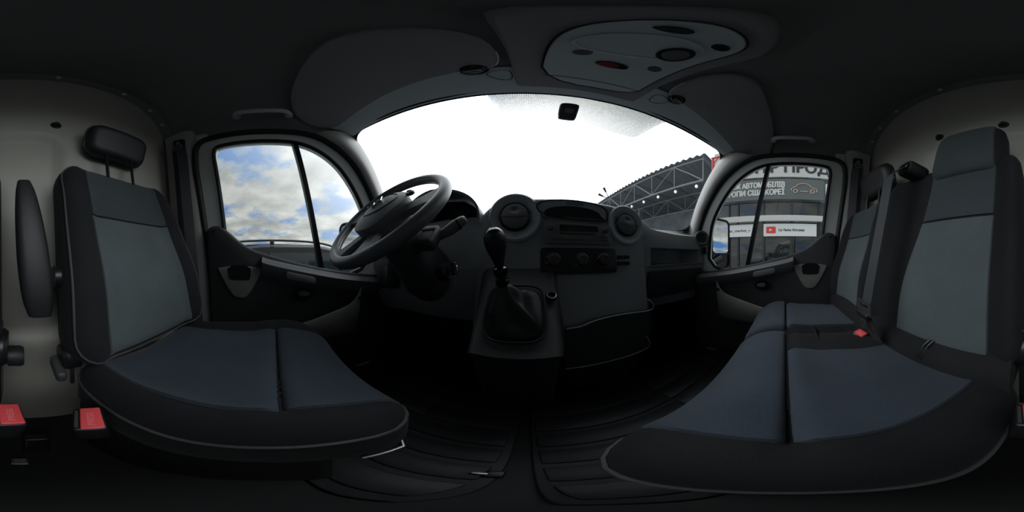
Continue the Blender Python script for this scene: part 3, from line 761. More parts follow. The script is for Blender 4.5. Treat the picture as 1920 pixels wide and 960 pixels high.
secs.append([WC + wu*a + wv*b - wn*.03 for a, b in hub]); secs.append([WC + wu*a*.6 + wv*b*.6 - wn*.045 for a, b in hub])
hb = loft('airbag_cover', secs, M['plastic2'], sw, smooth=50)
badge_loop = smoothloop([(-.070, .040), (0, .068), (.070, .040), (.052, -.030), (0, -.050), (-.052, -.030)], 2)
tube('cover_seam', [WC + wu*a + wv*b + wn*(.005+hubz(a, b)) for a, b in badge_loop], .0012, M['black'], hb, n=5, cyc=True)
# diamond badge
def dia(k, z): return [WC + wu*a*k + wv*(b*k+.012) + wn*(.006+hubz(0, .012)+z) for a, b in ((0, .030), (.019, 0), (0, -.030), (-.019, 0))]
loft('diamond_emblem', [dia(1, -.003), dia(1, .002), dia(.86, .004), dia(.60, .004), dia(.50, .001), dia(.5, -.003)], M['chrome'], hb, smooth=20, cap=False)
for sg in (-1, 1):
    plate('spoke_button', ellipse(sg*.088, .050, .018, .011, rot=sg*-.6), lambda a, b, t: WC + wu*a + wv*b + wn*(.012+t), .008, M['plastic'], hb, bevel=.003)
    tube('button_trim', [WC + wu*a + wv*b + wn*.021 for a, b in ellipse(sg*.088, .050, .014, .007, 20, sg*-.6)], .0012, M['steel'], hb, n=5, cyc=True)

# ---------------------------------------------------------------- gear lever
kb_ = V(-.083, .395, .035)
gl = thing('gear_lever', con(-.035, .55), 'gear lever with glossy round knob and pleated leather boot', 'gear lever')
neck = V(-.070, .430, -.075)
ax = (kb_-neck).normalized()
lathe('knob', [(0, .034), (.013, .033), (.022, .027), (.028, .014), (.0285, .000), (.0255, -.018), (.0195, -.036), (.015, -.050), (.012, -.062)], kb_, ax, M['vinyl'], gl, n=26)
kt = lathe('knob_cap', [(0, .0365), (.012, .0355), (.019, .0310), (.0225, .0265)], kb_, ax, M['gloss'], gl, n=24)
pts = [(-.007, -.006), (-.007, .006), (0, -.006), (0, .006), (.007, -.006), (.007, .006)]
U_ = V(1, 0, 0); W_ = ax; Vv_ = W_.cross(U_).normalized()
for i in range(3): tube('shift_mark', [kb_ + U_*pts[2*i][0] + Vv_*pts[2*i][1] + W_*.0367, kb_ + U_*pts[2*i+1][0] + Vv_*pts[2*i+1][1] + W_*.0367], .0007, M['whiteprint'], kt, n=5)
tube('shift_mark', [kb_ + U_*-.007 + W_*.0370, kb_ + U_*.007 + W_*.0370], .0007, M['whiteprint'], kt, n=5)
tube('shaft', [kb_ - ax*.05, neck - ax*.02], .010, M['black'], gl, n=14)
lathe('reverse_collar', [(.012, .018), (.0185, .014), (.0195, .002), (.016, -.010), (.012, -.012)], kb_ - ax*.082, ax, M['gloss'], gl, n=22)
lathe('boot_ring', [(.012, .010), (.018, .008), (.019, -.002), (.016, -.008)], neck + ax*.006, ax, M['gloss'], gl, n=22)
secs = []
for k in range(13):
    f = k/12; row = []
    for j in range(40):
        t = 2*math.pi*j/40
        bx, bf = .078*math.copysign(abs(math.cos(t))**.55, math.cos(t)), .30*math.copysign(abs(math.sin(t))**.55, math.sin(t))
        p1 = con(-.038+bx, .52-bf, .012)
        c = neck + V(.017*math.cos(t), .012*math.sin(t)*.8, 0) 
        fold = (math.sin(3*t+1.2+2.5*f)*.35+math.sin(5*t+.4-3*f)*.3+math.sin(2*t+4*f)*.3)
        q = f**1.15; p = c.lerp(p1, q)
        amp = .020*math.sin(math.pi*min(1, f*1.02))**1.1
        outw = V(math.cos(t), -.5, .6) ; outw.normalize()
        sag = math.sin(math.pi*f)*.022
        row.append(p + outw*(amp*fold) + V(0, -.012, -.020).normalized()*sag*(.6 if math.sin(t) > 0 else 1) - V(0, 0, .0))
    secs.append(row)
secs.append([p + V(0, .02, -.03) for p in secs[-1]])
loft('boot', secs, M['leather'], gl, smooth=80)
tube('boot_frame', [con(-.038+.084*math.copysign(abs(math.cos(t))**.5, math.cos(t)), .52-.33*math.copysign(abs(math.sin(t))**.5, math.sin(t)), .012) for t in [2*math.pi*k/40 for k in range(40)]], .004, M['black'], gl, n=8, cyc=True)

# ================================================================= SEATS
def seat_base(name, parent, x0, x1, y0, y1, ztop):
    rbox(name, (x1-x0, y1-y0, ztop-FLOOR-.002), ((x0+x1)/2, (y0+y1)/2, (ztop+FLOOR)/2+.001), M['rubber'], parent, bevel=.02)

ds = thing('driver_seat', (-.34, -.12, FLOOR), 'single driver seat with raised armrest and detached style headrest', 'seat')
ds['label'] = 'single driver seat with blue grey centre and folded up armrest'
def dcush(u, v):
    a = abs(u); z = .030*sstep(.15, .215, a) - .012*math.exp(-((u)/.14)**2) - .018*sstep(.02, -.20, v)
    z += .012*sstep(.0, .10, v) - .030*sstep(.12, .26, v)
    z -= .009*math.exp(-((v-.10)/.010)**2)*sstep(.215, .17, a)
    return z
P1 = Pad((-.352, -.09, -.262), (1, 0, 0), (0, 0, 1), .242, .272, .10, .065, .105, dcush)
c1 = P1.mesh('cushion', M['bolster'], ds)
wob = lambda u, v: .004*math.sin(9*u+14*v)*math.exp(-((v+.02)/.1)**2)
P1.panel('seat_panel', M['cloth'], c1, -.168, .180, -.245, .098, wob=wob)
P1.panel('front_panel', M['cloth'], c1, lambda v: -.168, lambda v: .180, .101, .264)
P1.piping('piping', M['piping'], c1, 0.004, .0035, -.006)
def dback(u, v):
    a = abs(u); return .040*sstep(.13, .20, a)*(1-.5*sstep(.1, .26, v)) - .006*math.exp(-(u/.1)**2) + .018*math.exp(-((v+.10)/.12)**2) - .003*math.exp(-((v-.091)/.004)**2)
P2 = Pad((-.345, -.375, .024), (-1, 0, 0), (0, .955, .297), .245, .300, .09, .045, .055, dback, taper=-.16)
P2.V = P2.W.cross(P2.U).normalized()
b1 = P2.mesh('backrest', M['bolster'], ds)
P2.panel('lower_panel', M['cloth_back'], b1, -.155, .162, -.278, .0905)
P2.panel('upper_panel', M['cloth_upper'], b1, -.155, .162, .0915, .290)
P2.piping('piping', M['piping'], b1, 0.012, .0028, .002)
# headrest
hO = V(-.343, -.452, .462)
PH = Pad(hO, (-1, 0, 0), (0, .96, -.25), .128, .076, .050, .034, .045, lambda u, v: .006*(1-(u/.12)**2))
PH.V = PH.W.cross(PH.U).normalized()
h1 = PH.mesh('headrest', M['vinyl'], ds); PH.piping('headrest_seam', M['black'], h1, 0.0, .003)
for sx in (-.055, .055): tube('headrest_post', [hO + V(sx, -.025, -.05), hO + V(sx, -.005, -.20)], .006, M['black'], h1, n=10)
# raised armrest beside the backrest
secs = []
for f in range(13):
    q = f/12; z = -.125 + .31*q; k = math.sin(math.pi*(.03+.94*q))**.22
    wx, wy = (.041-.014*q)*k, .042*k
    cxx = -.046+.030*q; cyy = -.335-.055*q
    secs.append([V(cxx + wx*math.copysign(abs(math.cos(t))**.6, math.cos(t)), cyy + wy*math.copysign(abs(math.sin(t))**.6, math.sin(t)), z) for t in [2*math.pi*k_/24 for k_ in range(24)]])
ar = loft('armrest', secs, M['vinyl'], ds, smooth=60)
lathe('armrest_pivot', [(0, .012), (.026, .012), (.028, .0), (.028, -.03)], V(-.095, -.37, -.05), (1, 0, 0), M['black'], ar, n=20)
# recliner and base
lathe('recliner_cover', [(0, .018), (.030, .018), (.036, .010), (.036, -.02)], V(-.108, -.335, -.245), (1, 0, 0), M['black'], ds, n=22)
rbox('recliner_lever', (.022, .075, .034), (-.083, -.325, -.275), M['plastic'], ds, bevel=.010, seg=4, rot=(-12, 0, 0))
rbox('recliner_bracket', (.010, .050, .120), (-.114, -.345, -.28), M['steel'], ds, bevel=.004)
seat_base('seat_base', ds, -.55, -.14, -.36, .06, -.40)
tube('slide_bar', [(-.30, .10, -.56), (-.30, .17, -.555), (-.27, .19, -.553), (-.19, .19, -.553), (-.165, .17, -.555), (-.165, .10, -.56)], .006, M['steel'], ds, n=8)

bs = thing('bench_seat', (.49, -.12, FLOOR), 'two person passenger bench seat with blue grey cushions', 'seat')
def bcush(u, v):
    z = -.016*sstep(.0, -.20, v) + .010*sstep(0, .10, v) - .028*sstep(.13, .25, v)
    z -= .022*math.exp(-((u-.045)/.018)**2)
    z += .012*sstep(-.34, -.43, u) 
    z += .010*math.exp(-((u+.06)/.05)**2)*sstep(.02, -.03, v)
    z -= .012*math.exp(-((v-.095)/.010)**2)*sstep(-.41, -.36, u)
    return z
P3 = Pad((.484, -.102, -.262), (1, 0, 0), (0, 0, 1), .444, .252, .095, .075, .10, bcush)
c2 = P3.mesh('cushion', M['bolster'], bs)
P3.panel('middle_seat_panel', M['cloth'], c2, lambda v: -.370, lambda v: -.118+.03*sstep(-.1, .09, v), -.205, .0985)
P3.panel('middle_front_panel', M['cloth'], c2, -.372, .030, .101, .242, nu=30)
P3.panel('outer_seat_panel', M['cloth'], c2, .075, .36, -.205, .0985)
P3.panel('outer_front_panel', M['cloth'], c2, .060, .395, .101, .242, nu=30)
P3.piping('piping', M['piping'], c2, 0.0, .0032, -.004)
def mback(u, v):
    z = .030*sstep(.17, .22, abs(u)) - .003*math.exp(-((v-.0685)/.004)**2) + .015*math.exp(-((v+.1)/.12)**2); return z
P4 = Pad((.272, -.340, .028), (-1, 0, 0), (0, .975, .20), .232, .285, .07, .045, .10, mback, taper=-.12); P4.V = P4.W.cross(P4.U).normalized()
b2 = P4.mesh('middle_backrest', M['bolster'], bs)
P4.panel('lower_panel', M['cloth_back'], b2, lambda v: -.075+.05*sstep(-.2, .2, v), .170, -.258, .068)
P4.panel('upper_panel', M['cloth_upper'], b2, lambda v: -.075+.05*sstep(-.2, .2, v), .170, .069, .262)
P5 = Pad((.198, -.398, .345), (-1, 0, 0), (0, .985, .17), .108, .125, .055, .035, .075, lambda u, v: .012-.02*(v/.12)**2*(1 if v > 0 else 0), taper=-.5); P5.V = P5.W.cross(P5.U).normalized()
h2 = P5.mesh('middle_headrest', M['bolster'], bs); P5.panel('headrest_panel', M['cloth_upper'], h2, -.096, .084, -.115, .112)
P6 = Pad((.712, -.335, .005), (-1, 0, 0), (0, .975, .20), .205, .262, .08, .045, .10, lambda u, v: dback(u*1.12, v), taper=-.20); P6.V = P6.W.cross(P6.U).normalized()
b3 = P6.mesh('outer_backrest', M['bolster'], bs)
P6.panel('lower_panel', M['cloth_back'], b3, -.130, .130, -.235, .0905); P6.panel('upper_panel', M['cloth_upper'], b3, -.130, .130, .0915, .250)
h2O = V(.655, -.385, .362)
PG = Pad(h2O, (-1, 0, 0), (0, .97, -.2), .125, .075, .050, .032, .045, lambda u, v: .006*(1-(u/.12)**2)); PG.V = PG.W.cross(PG.U).normalized()
h3 = PG.mesh('outer_headrest', M['vinyl'], bs); PG.piping('headrest_seam', M['black'], h3, 0.0, .003)
for sx in (-.055, .055): tube('headrest_post', [h2O + V(sx, -.01, -.05), h2O + V(sx, .0, -.16)], .006, M['black'], h3, n=10)
# black lower rear flap between cushion and backrest, belt guide on the shoulder
secs = []
for k in range(13):
    x = .05+.85*k/12; secs.append([V(x, -.255, -.262), V(x, -.262, -.225), V(x, -.30, -.195), V(x, -.36, -.20), V(x, -.36, -.30), V(x, -.26, -.30)])
loft('rear_flap', secs, M['bolster'], bs, smooth=60)
for (x, y) in ((.235, -.262), (.245, -.262)): tube('flap_strap', [(x, -.256, -.255), (x-.012, -.268, -.215), (x-.02, -.295, -.195)], .004, M['black'], bs, n=6)
lathe('recliner_disc', [(0, .012), (.040, .012), (.046, .004), (.046, -.02)], V(.030, -.335, -.21), (-1, 0, 0), M['black'], bs, n=24)
lathe('recliner_knob', [(0, .032), (.022, .032), (.026, .026), (.026, .0)], V(.018, -.335, -.235), (-1, 0, 0), M['vinyl'], bs, n=20)
rbox('recliner_bracket', (.012, .060, .24), (.036, -.335, -.27), M['black'], bs, bevel=.004)
guide = V(.375, -.375, .300)
gd = rbox('belt_guide', (.085, .085, .050), guide, M['vinyl'], bs, bevel=.018, seg=4, rot=(15, -14, -18))
rbox('guide_slot', (.060, .012, .022), guide + V(-.002, .042, .002), M['gloss'], gd, bevel=.004, rot=(15, -14, -18))
seat_base('bench_base', bs, .08, .90, -.36, .06, -.36)

# ---------------------------------------------------------------- seat belts and buckles
def strap(name, pts, nrm, wd, m, parent):
    pts = [V(p) for p in pts]; secs = []
    for i, p in enumerate(pts):
        t = (pts[min(i+1, len(pts)-1)]-pts[max(i-1, 0)]).normalized(); s_ = t.cross(V(nrm)).normalized(); n_ = s_.cross(t).normalized()
        secs.append([p + s_*wd/2 + n_*.0008, p - s_*wd/2 + n_*.0008, p - s_*wd/2 - n_*.0008, p + s_*wd/2 - n_*.0008])
    return loft(name, secs, m, parent, smooth=30)
mb = thing('seat_belt', (.39, -.2, -.26), 'middle passenger belt hanging from the guide with parked steel tongue', 'seat belt')
strap('webbing', [(.380, -.328, .300), (.384, -.285, .255), (.386, -.262, .12), (.384, -.235, .0), (.380, -.215, -.085), (.378, -.205, -.135)], (0, 1, .1), .047, M['webbing'], mb)
tO = V(.378, -.200, -.140)
tg = plate('tongue', rrect(0, 0, .034, .022, .006), lambda a, b, t: tO + V(a, .10*b+t, b), .004, M['steel'], mb, holes=[rrect(0, .008, .026, .006, .003)], smooth=30)
rbox('tongue_grip', (.062, .014, .016), tO + V(0, .004, -.020), M['black'], tg, bevel=.004)
plate('tongue_blade', [(-.012, -.026), (.012, -.026), (.012, -.058), (.006, -.062), (-.006, -.062), (-.012, -.058)], lambda a, b, t: tO + V(a, t, b), .003, M['steel'], mb, holes=[rrect(0, -.044, .006, .006, .002)])
strap('lap_webbing', [(.378, -.205, -.150), (.375, -.215, -.20), (.368, -.235, -.25)], (0, 1, .2), .044, M['webbing'], mb)
def pillar_belt(s, label):
    F = side(s); b = thing('seat_belt', F(-.40, -.70, .05), label, 'seat belt')
    top = F(-.415, .585, .055)
    strap('webbing', [top + V(0, .012, .0), top + V(0, .022, -.06), F(-.385, .30, .065), F(-.365, .0, .075), F(-.35, -.25, .08), F(-.345, -.45, .08)], (-s, .55, 0), .047, M['webbing'], b)
    rbox('anchor_cover', (.034, .062, .105), F(-.418, .605, .04), M['black'], b, bevel=.014, seg=4, rot=(0, 0, -s*12))
    strap('rear_webbing', [top + V(0, -.008, 0), F(-.425, .2, .04), F(-.43, -.3, .04), F(-.43, -.55, .04)], (-s, .5, 0), .047, M['webbing'], b)
    plate('guide_loop', rrect(0, 0, .030, .018, .008), lambda a, q, t: top + V(-s*(.006+t), a*.9, q), .006, M['plastic2'], b, holes=[rrect(0, -.002, .022, .005, .003)])
    lathe('anchor_bolt', [(0, .008), (.009, .008), (.011, .0)], top + V(-s*.012, .006, .028), (-s, .3, 0), M['plastic2'], b, n=14)
    lathe('stop_button', [(0, .003), (.007, .003), (.008, .0)], F(-.35, -.12, .085), (-s, .3, 0), M['black'], b, n=12)
    rbox('lower_anchor', (.020, .050, .034), F(-.345, -.06 if s > 0 else -.46, .075), M['gloss'], b, bevel=.006)
    return b
pillar_belt(-1, 'driver seat belt hanging down the pillar behind driver door')
pillar_belt(1, 'outer passenger belt hanging down the pillar behind passenger door')
def buckle(O, U, W, label, txt=True):
    O, U, Vv, W = frame(O, U, W)
    b = thing('belt_buckle', O - W*.05, label, 'belt buckle', 'red seat belt buckles')
    rbox('casing', (.050, .036, .070), O - W*.036, M['black'], b, bevel=.006, axes=(U, Vv, W))
    p = rbox('press_button', (.044, .024, .006), O + W*.001 - Vv*.003, M['red'], b, bevel=.002, axes=(U, Vv, W))
    rbox('tongue_slot', (.036, .004, .002), O + W*.0005 + Vv*.013, M['steel'], b, bevel=0, axes=(U, Vv, W))
    text('press_lettering', 'PRESS', O + W*.0042 - Vv*.0058 - U*.016, U, Vv, .0105, M['redtext'], p, ext=.0003)
    tube('stalk', [O - W*.07, O - W*.16 + V(0, -.02, 0)], .009, M['black'], b, n=10)
    return b
buckle((-.074, -.158, -.270), (-.35, -.90, .15), (.15, .15, 1), 'red driver belt buckle pointing up beside the driver cushion')
buckle((.010, -.172, -.252), (.15, -.95, 0), (-.12, .10, 1), 'red middle passenger buckle beside the inner bench cushion edge')
buckle((.455, -.225, -.262), (1, .1, 0), (0, .3, 1), 'red buckle peeking between the two bench seats')

# ---------------------------------------------------------------- floor mats and floor fittings
def floor_mat(x0, x1, y0, y1, label):
    t = thing('floor_mat', ((x0+x1)/2, (y0+y1)/2, FLOOR), label, 'floor mat', 'ribbed rubber floor mats')
    rbox('sheet', (x1-x0, y1-y0, .008), ((x0+x1)/2, (y0+y1)/2, FLOOR+.004), M['mat'], t, bevel=.003)
    n = int((y1-y0-.03)/.085); base = None
    for j in range(n):
        for i in range(2):
            wx = (x1-x0)/2-.02
            xx = x0+.012+wx/2+i*(wx+.012); yy = y0+.055+j*.085
            if base is None:
                base = rbox('rib', (wx, .066, .009), (xx, yy, FLOOR+.011), M['mat'], t, bevel=.004, seg=2); bx_, by_ = xx, yy
            else:
                c = base.copy(); col.objects.link(c); c.parent = t; c.location = (xx-bx_, yy-by_, 0)
floor_mat(-.55, -.03, .03, .66, 'ribbed rubber mat in the driver footwell')
floor_mat(.005, .92, .03, .62, 'wide ribbed rubber mat in the passenger footwell')
tr = thing('floor_bracket', (-.045, .145, FLOOR), 'small steel bracket with plate on the floor between the mats', 'bracket')
rbox('plate', (.020, .010, .005), (-.052, .165, FLOOR+.022), M['steel'], tr, bevel=.002); rbox('foot', (.022, .030, .018), (-.036, .168, FLOOR+.010), M['black'], tr, bevel=.003)
an = thing('floor_anchor', (-.02, -.30, FLOOR), 'belt anchor with steel plate on the floor against bulkhead', 'anchor')
rbox('plate', (.026, .030, .008), (-.004, -.235, FLOOR+.006), M['steel'], an, bevel=.002); rbox('bracket', (.05, .03, .13), (-.035, -.30, FLOOR+.066), M['black'], an, bevel=.006)
lathe('bolt', [(0, .010), (.010, .010), (.012, .0)], V(-.004, -.235, FLOOR+.010), (0, 0, 1), M['steel'], an, n=6)

# ================================================================= ROOF FITTINGS
def hz(x, y, d): return V(x, y, head_z(x, y) - d)
# header trim strip between visors and windscreen
secs = []
for k in range(41):
    t = -0.97+1.94*k/40; x = XC+.80*t; yf = yfront(x)+.004; yb = yf-.125
    secs.append([hz(x, yb, .002), hz(x, yb, .010), hz(x, yf-.06, .016), hz(x, yf-.03, .026), hz(x, yf-.006, .026), hz(x, yf+.006, .012), hz(x, yf, 0)])
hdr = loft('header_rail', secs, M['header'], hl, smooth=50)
# centre roof panel
cp = smoothloop([(-.035, .05), (-.035, .41), (-.025, .428), (.305, .428), (.315, .41), (.335, .07), (.25, .005), (.05, .005)], 2)
cpp = []
def conform(name, loop, d, th, m, parent, bevel=.003, grid=10):
    """panel that follows the headliner: radial rings of the outline"""
    cx = sum(p[0] for p in loop)/len(loop); cy = sum(p[1] for p in loop)/len(loop); secs = []
    for f in [.02]+[k/grid for k in range(1, grid)]+[1-.004/.15]:
        secs.append([hz(cx+(a-cx)*f, cy+(b-cy)*f, d+th) for a, b in loop])
    secs.append([hz(a, b, d+th*.6) for a, b in loop]); secs.append([hz(a, b, d-.02) for a, b in loop])
    return loft(name, secs, m, parent, smooth=40)
conform('centre_panel', dens(cp, 1), .010, .014, M['visor'], hl)
for sx, lp_ in ((1, [(-.10, .352), (-.075, .385), (-.038, .392), (-.038, .340), (-.075, .340)]), (1, [(.345, .340), (.345, .392), (.385, .385), (.41, .352), (.385, .340)])):
    tube('blanking_outline', [hz(a, b, .0165) for a, b in smoothloop(lp_, 2)], .0012, M['black'], hl, n=5, cyc=True)
# overhead console
oc_ = thing('overhead_console', hz(.155, .22, .03), 'overhead console with oval lid, round lamp and red light', 'overhead console')
oo = dens(smoothloop([(.026, .395), (.026, .20), (.045, .095), (.095, .052), (.20, .045), (.262, .065), (.284, .13), (.290, .30), (.280, .395)], 2), 1)
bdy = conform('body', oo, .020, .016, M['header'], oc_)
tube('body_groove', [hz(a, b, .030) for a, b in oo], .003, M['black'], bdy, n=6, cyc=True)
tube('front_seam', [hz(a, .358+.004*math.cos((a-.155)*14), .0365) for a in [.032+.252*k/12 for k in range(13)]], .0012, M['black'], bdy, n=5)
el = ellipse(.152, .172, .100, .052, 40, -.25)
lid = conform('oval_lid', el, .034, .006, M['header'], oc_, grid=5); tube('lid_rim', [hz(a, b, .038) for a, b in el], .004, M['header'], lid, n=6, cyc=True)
conform('lamp_bezel', ellipse(.214, .170, .034, .034, 28), .038, .008, M['black'], oc_, grid=4); lp3 = conform('lamp_lens', ellipse(.214, .170, .025, .025, 28), .044, .008, M['lens'], oc_, grid=4)
wl = conform('warning_lamp', ellipse(.155, .276, .036, .0135, 28, .0), .034, .006, M['black'], oc_, grid=3); conform('red_lens', ellipse(.146, .276, .024, .0105, 24), .039, .004, M['redlens'], wl, grid=3); conform('dark_switch', ellipse(.180, .276, .010, .0085, 20), .039, .004, M['gloss'], wl, grid=3)
for (a, b) in ((.082, .241), (.240, .247)):
    gr = conform('speaker_grille', ellipse(a, b, .017, .013, 22), .034, .004, M['plastic2'], oc_, grid=3)
    for k in range(5): tube('grille_slot', [hz(a-.012, b-.008+.004*k, .0385), hz(a+.012, b-.008+.004*k, .0385)], .0008, M['black'], gr, n=5)
for (a, b, rx) in ((.118, .094, .026), (.226, .094, .020)):
    rs = conform('roof_switch', ellipse(a, b, rx, .013, 22), .034, .006, M['gloss'], oc_, grid=3); tube('switch_rim', [hz(p, q, .037) for p, q in ellipse(a, b, rx*1.1, .0145, 22)], .0022, M['header'], rs, n=5, cyc=True)
# sun visors
for s in (-1, 1):
    def mx_(x): return 0.30 - x if s > 0 else x
    lpv = dens(smoothloop([(mx_(-.665), .245), (mx_(-.60), .285), (mx_(-.35), .315), (mx_(-.09), .325), (mx_(-.05), .30), (mx_(-.055), .16), (mx_(-.12), .075), (mx_(-.35), .06), (mx_(-.58), .05), (mx_(-.66), .12)], 2), 1)
    v_ = thing('sun_visor', hz(mx_(-.35), .2, .03), 'sun visor folded up above the steering wheel' if s < 0 else 'sun visor folded up above the passenger side', 'sun visor', 'sun visors')
    conform('visor_panel', lpv, .010, .014, M['visor'], v_)
    front = [p for p in lpv if p[1] > .24]; front.sort(key=lambda p: p[0])
    tube('visor_welt', [hz(a, b+.002, .020) for a, b in front], .0025, M['header'], v_, n=6)
    cp_ = hz(mx_(-.115), .325, .020)
    ck = lathe('visor_clip', [(0, .014), (.012, .014), (.020, .009), (.027, .0), (.027, -.008)], cp_, (0, -.1, -1), M['gloss'], v_, n=22, sx=1.25, U=(1, 0, 0))
    tube('clip_hook', [cp_ + V(-.018, -.004, -.014), cp_ + V(0, -.008, -.020), cp_ + V(.018, -.004, -.014)], .004, M['grey'], ck, n=8)
# grab handles above the doors
for s in (-1, 1):
    F = side(s); y0, y1 = (-.15, .06)
    def gp(y, z, d): return F(y, z, d)
    h_ = thing('grab_handle', gp(-.05, .70, .05), 'grey grab handle above the driver door' if s < 0 else 'grey grab handle above the passenger door', 'grab handle', 'grab handles above the doors')
    path = smoothpath([(-.145, .735, .035), (-.140, .728, .075), (-.115, .722, .090), (-.04, .720, .092), (.03, .722, .090), (.055, .728, .075), (.06, .735, .035)], 2)
    tube('handle_bar', [gp(*p) for p in path], .0125, M['header'], h_, n=10)
    for y in (-.142, .058): rbox('handle_mount', (.026, .036, .034), gp(y, .733, .05), M['pillar'], h_, bevel=.010, seg=3)
# rain sensor on the windscreen
sp_ = ws((.126-XC)/.8, .135); nrm = V(0, -.75, -.66).normalized()
rs_ = thing('rain_sensor', sp_ + nrm*.02, 'black sensor box stuck high on the windscreen', 'sensor')
Ur = V(1, 0, 0); Wr = nrm; Vr = Wr.cross(Ur).normalized()
plate('housing', smoothloop([(-.031, -.030), (-.026, -.046), (.026, -.046), (.031, -.030), (.030, .034), (.024, .042), (-.024, .042), (-.030, .034)], 1), lambda a, b, t: sp_ + Ur*a - Vr*b + Wr*(t-.002), .028, M['plastic'], rs_, bevel=.008, seg=3)
plate('cover_inset', rrect(0, -.006, .014, .012, .004), lambda a, b, t: sp_ + Ur*a - Vr*b + Wr*(t+.026), .003, M['plastic2'], rs_, bevel=.001)

# ---------------------------------------------------------------- door mirrors (outside)
def door_mirror(s, label):
    cx = XC + s*(.86+.24); O = V(cx, .50, .10 if s > 0 else .03); m_ = thing('door_mirror', V(cx, .50, -.10), label, 'door mirror')
    n_ = V(-s*.34, -.94, 0).normalized(); U = V(0, 0, 1).cross(n_)*-1; U.normalize(); Vv = V(0, 0, 1)
    shell = rrect(0, 0, .105, .205, .05, 7); secs = []
    for f, d in ((1, .0), (1.0, -.03), (.96, -.07), (.8, -.11), (.45, -.135), (.1, -.14)): secs.append([O + U*a*f + Vv*b*f + n_*d for a, b in shell])
    secs.insert(0, [O + U*a*.93 + Vv*b*.96 + n_*.002 for a, b in shell]); secs.insert(0, [O + U*a*.92 + Vv*b*.95 + n_*-.012 for a, b in shell])
    hs = loft('housing', secs, M['black'], m_, smooth=50)
    plate('mirror_glass', rrect(0, .055, .092, .130, .035, 6), lambda a, b, t: O + U*a + Vv*b + n_*(t-.010), .004, M['mirror'], m_)
    plate('wide_angle_glass', rrect(0, -.138, .092, .050, .022, 6), lambda a, b, t: O + U*a + Vv*b + n_*(t-.010-.01*(a/.09)**2), .004, M['mirror'], m_)
    rbox('glass_divider', (.20, .012, .014), O + Vv*-.082 + n_*-.004, M['black'], m_, bevel=.003, axes=(U, n_*-1 if False else n_, Vv))
    tube('arm', [O + V(0, .02, -.13), O + V(-s*.12, .04, -.17), O + V(-s*.20, .05, -.18)], [.045, .04, .05], M['black'], m_, n=12)
door_mirror(-1, 'black driver side door mirror seen past the steering wheel'); door_mirror(1, 'black passenger door mirror with two glasses reflecting the sky')

# ================================================================= OUTSIDE
M['asphalt'] = mat('asphalt', (0.30, 0.30, 0.29), .9, var=(.6, .25), bump=(30, .3))
M['fascia'] = mat('white_fascia', (.62, .61, .58), .5); M['banner'] = mat('grey_banner', (.13, .145, .145), .6)
M['letter'] = mat('dark_letters', (.03, .035, .045), .5); M['wletter'] = mat('white_letters', (.72, .73, .70), .5); M['carlogo'] = mat('beige_outline', (.62, .47, .36), .5)
M['showglass'] = mat('dark_showroom_glass', (.018, .022, .022), .02, spec=1.0); M['mullion'] = mat('dark_mullion', (.03, .03, .032), .4)
M['poster'] = mat('white_poster', (.80, .80, .78), .5); M['ytred'] = mat('poster_red', (.75, .07, .05), .5)
M['metalroof'] = mat('dark_sheet_roof', (.26, .29, .31), .5); M['truss'] = mat('grey_painted_steel', (.38, .40, .41), .45); M['redsteel'] = mat('red_painted_steel', (.72, .10, .08), .4)
M['bulb'] = mat('white_bulb', (.9, .9, .85), .3, emit=((1, .97, .9), .6)); M['darkwall'] = mat('dark_shed_wall', (.42, .46, .48), .8, var=(.8, .4))
M['carpaint'] = mat('black_car_paint', (.010, .012, .014), .35, spec=.25); M['tyre'] = mat('tyre', (.015, .015, .015), .8)
M['carglass'] = mat('car_window', (.015, .022, .022), .05, spec=.35)
gnd = rbox('ground', (160, 160, .1), (0, 0, GROUND-.05), M['asphalt'], bevel=0, smooth=None); tag(gnd, 'grey asphalt car lot outside the van', 'ground', kind='structure')

# showroom beside the passenger door
BX = 5.5
sh = thing('showroom_building', (BX+2.5, -1.2, GROUND), 'showroom with white fascia, grey banner and dark glass front', 'building')
def B(y, z, d=0.0): return V(BX-d, y, z)
def bpanel(name, y0, y1, z0, z1, d, th, m, parent): return rbox(name, (th, abs(y1-y0), z1-z0), (BX-d-th/2, (y0+y1)/2, (z0+z1)/2), m, parent, bevel=.01, seg=1)
rbox('hall', (5, 8.2, 5.4), (BX+2.62, -1.6, GROUND+2.7), M['darkwall'], sh, bevel=0)
fa = bpanel('fascia', 2.45, -5.6, 2.80, 4.2, .10, .10, M['fascia'], sh)
text('fascia_lettering', 'ЦЕНТР ПРОДАЖУ', B(2.00, 2.99, .205), (0, -1, 0), (0, 0, 1), .62, M['letter'], fa, bold=.020, fit=4.7)
ban = bpanel('banner', 2.6, -1.30, 1.93, 2.74, .14, .04, M['banner'], sh)
text('banner_lettering', 'ПРОДАЖ АВТОМОБІЛІВ', B(2.36, 2.40, .185), (0, -1, 0), (0, 0, 1), .29, M['wletter'], ban, bold=.013, fit=2.33)
text('banner_lettering', 'З ЄВРОПИ США КОРЕЇ', B(2.42, 2.11, .185), (0, -1, 0), (0, 0, 1), .29, M['wletter'], ban, bold=.013, fit=2.38)
def cl_(pts): return [B(-.20-a*.84, 2.13+b*.92, .19) for a, b in pts]
tube('car_outline', cl_(smoothpath([(.02, .14), (.0, .20), (.03, .24), (.16, .28), (.30, .43), (.56, .45), (.70, .40), (.80, .29), (.98, .24), (1.02, .18), (1.02, .12), (.97, .10)], 1)), .016, M['carlogo'], ban, n=6)
for a in (.17, .84): tube('wheel_outline', cl_(ellipse(a, .12, .075, .075, 18)), .018, M['carlogo'], ban, n=6, cyc=True)
tube('sill_outline', cl_([(.34, .11), (.66, .11)]), .014, M['carlogo'], ban, n=6)
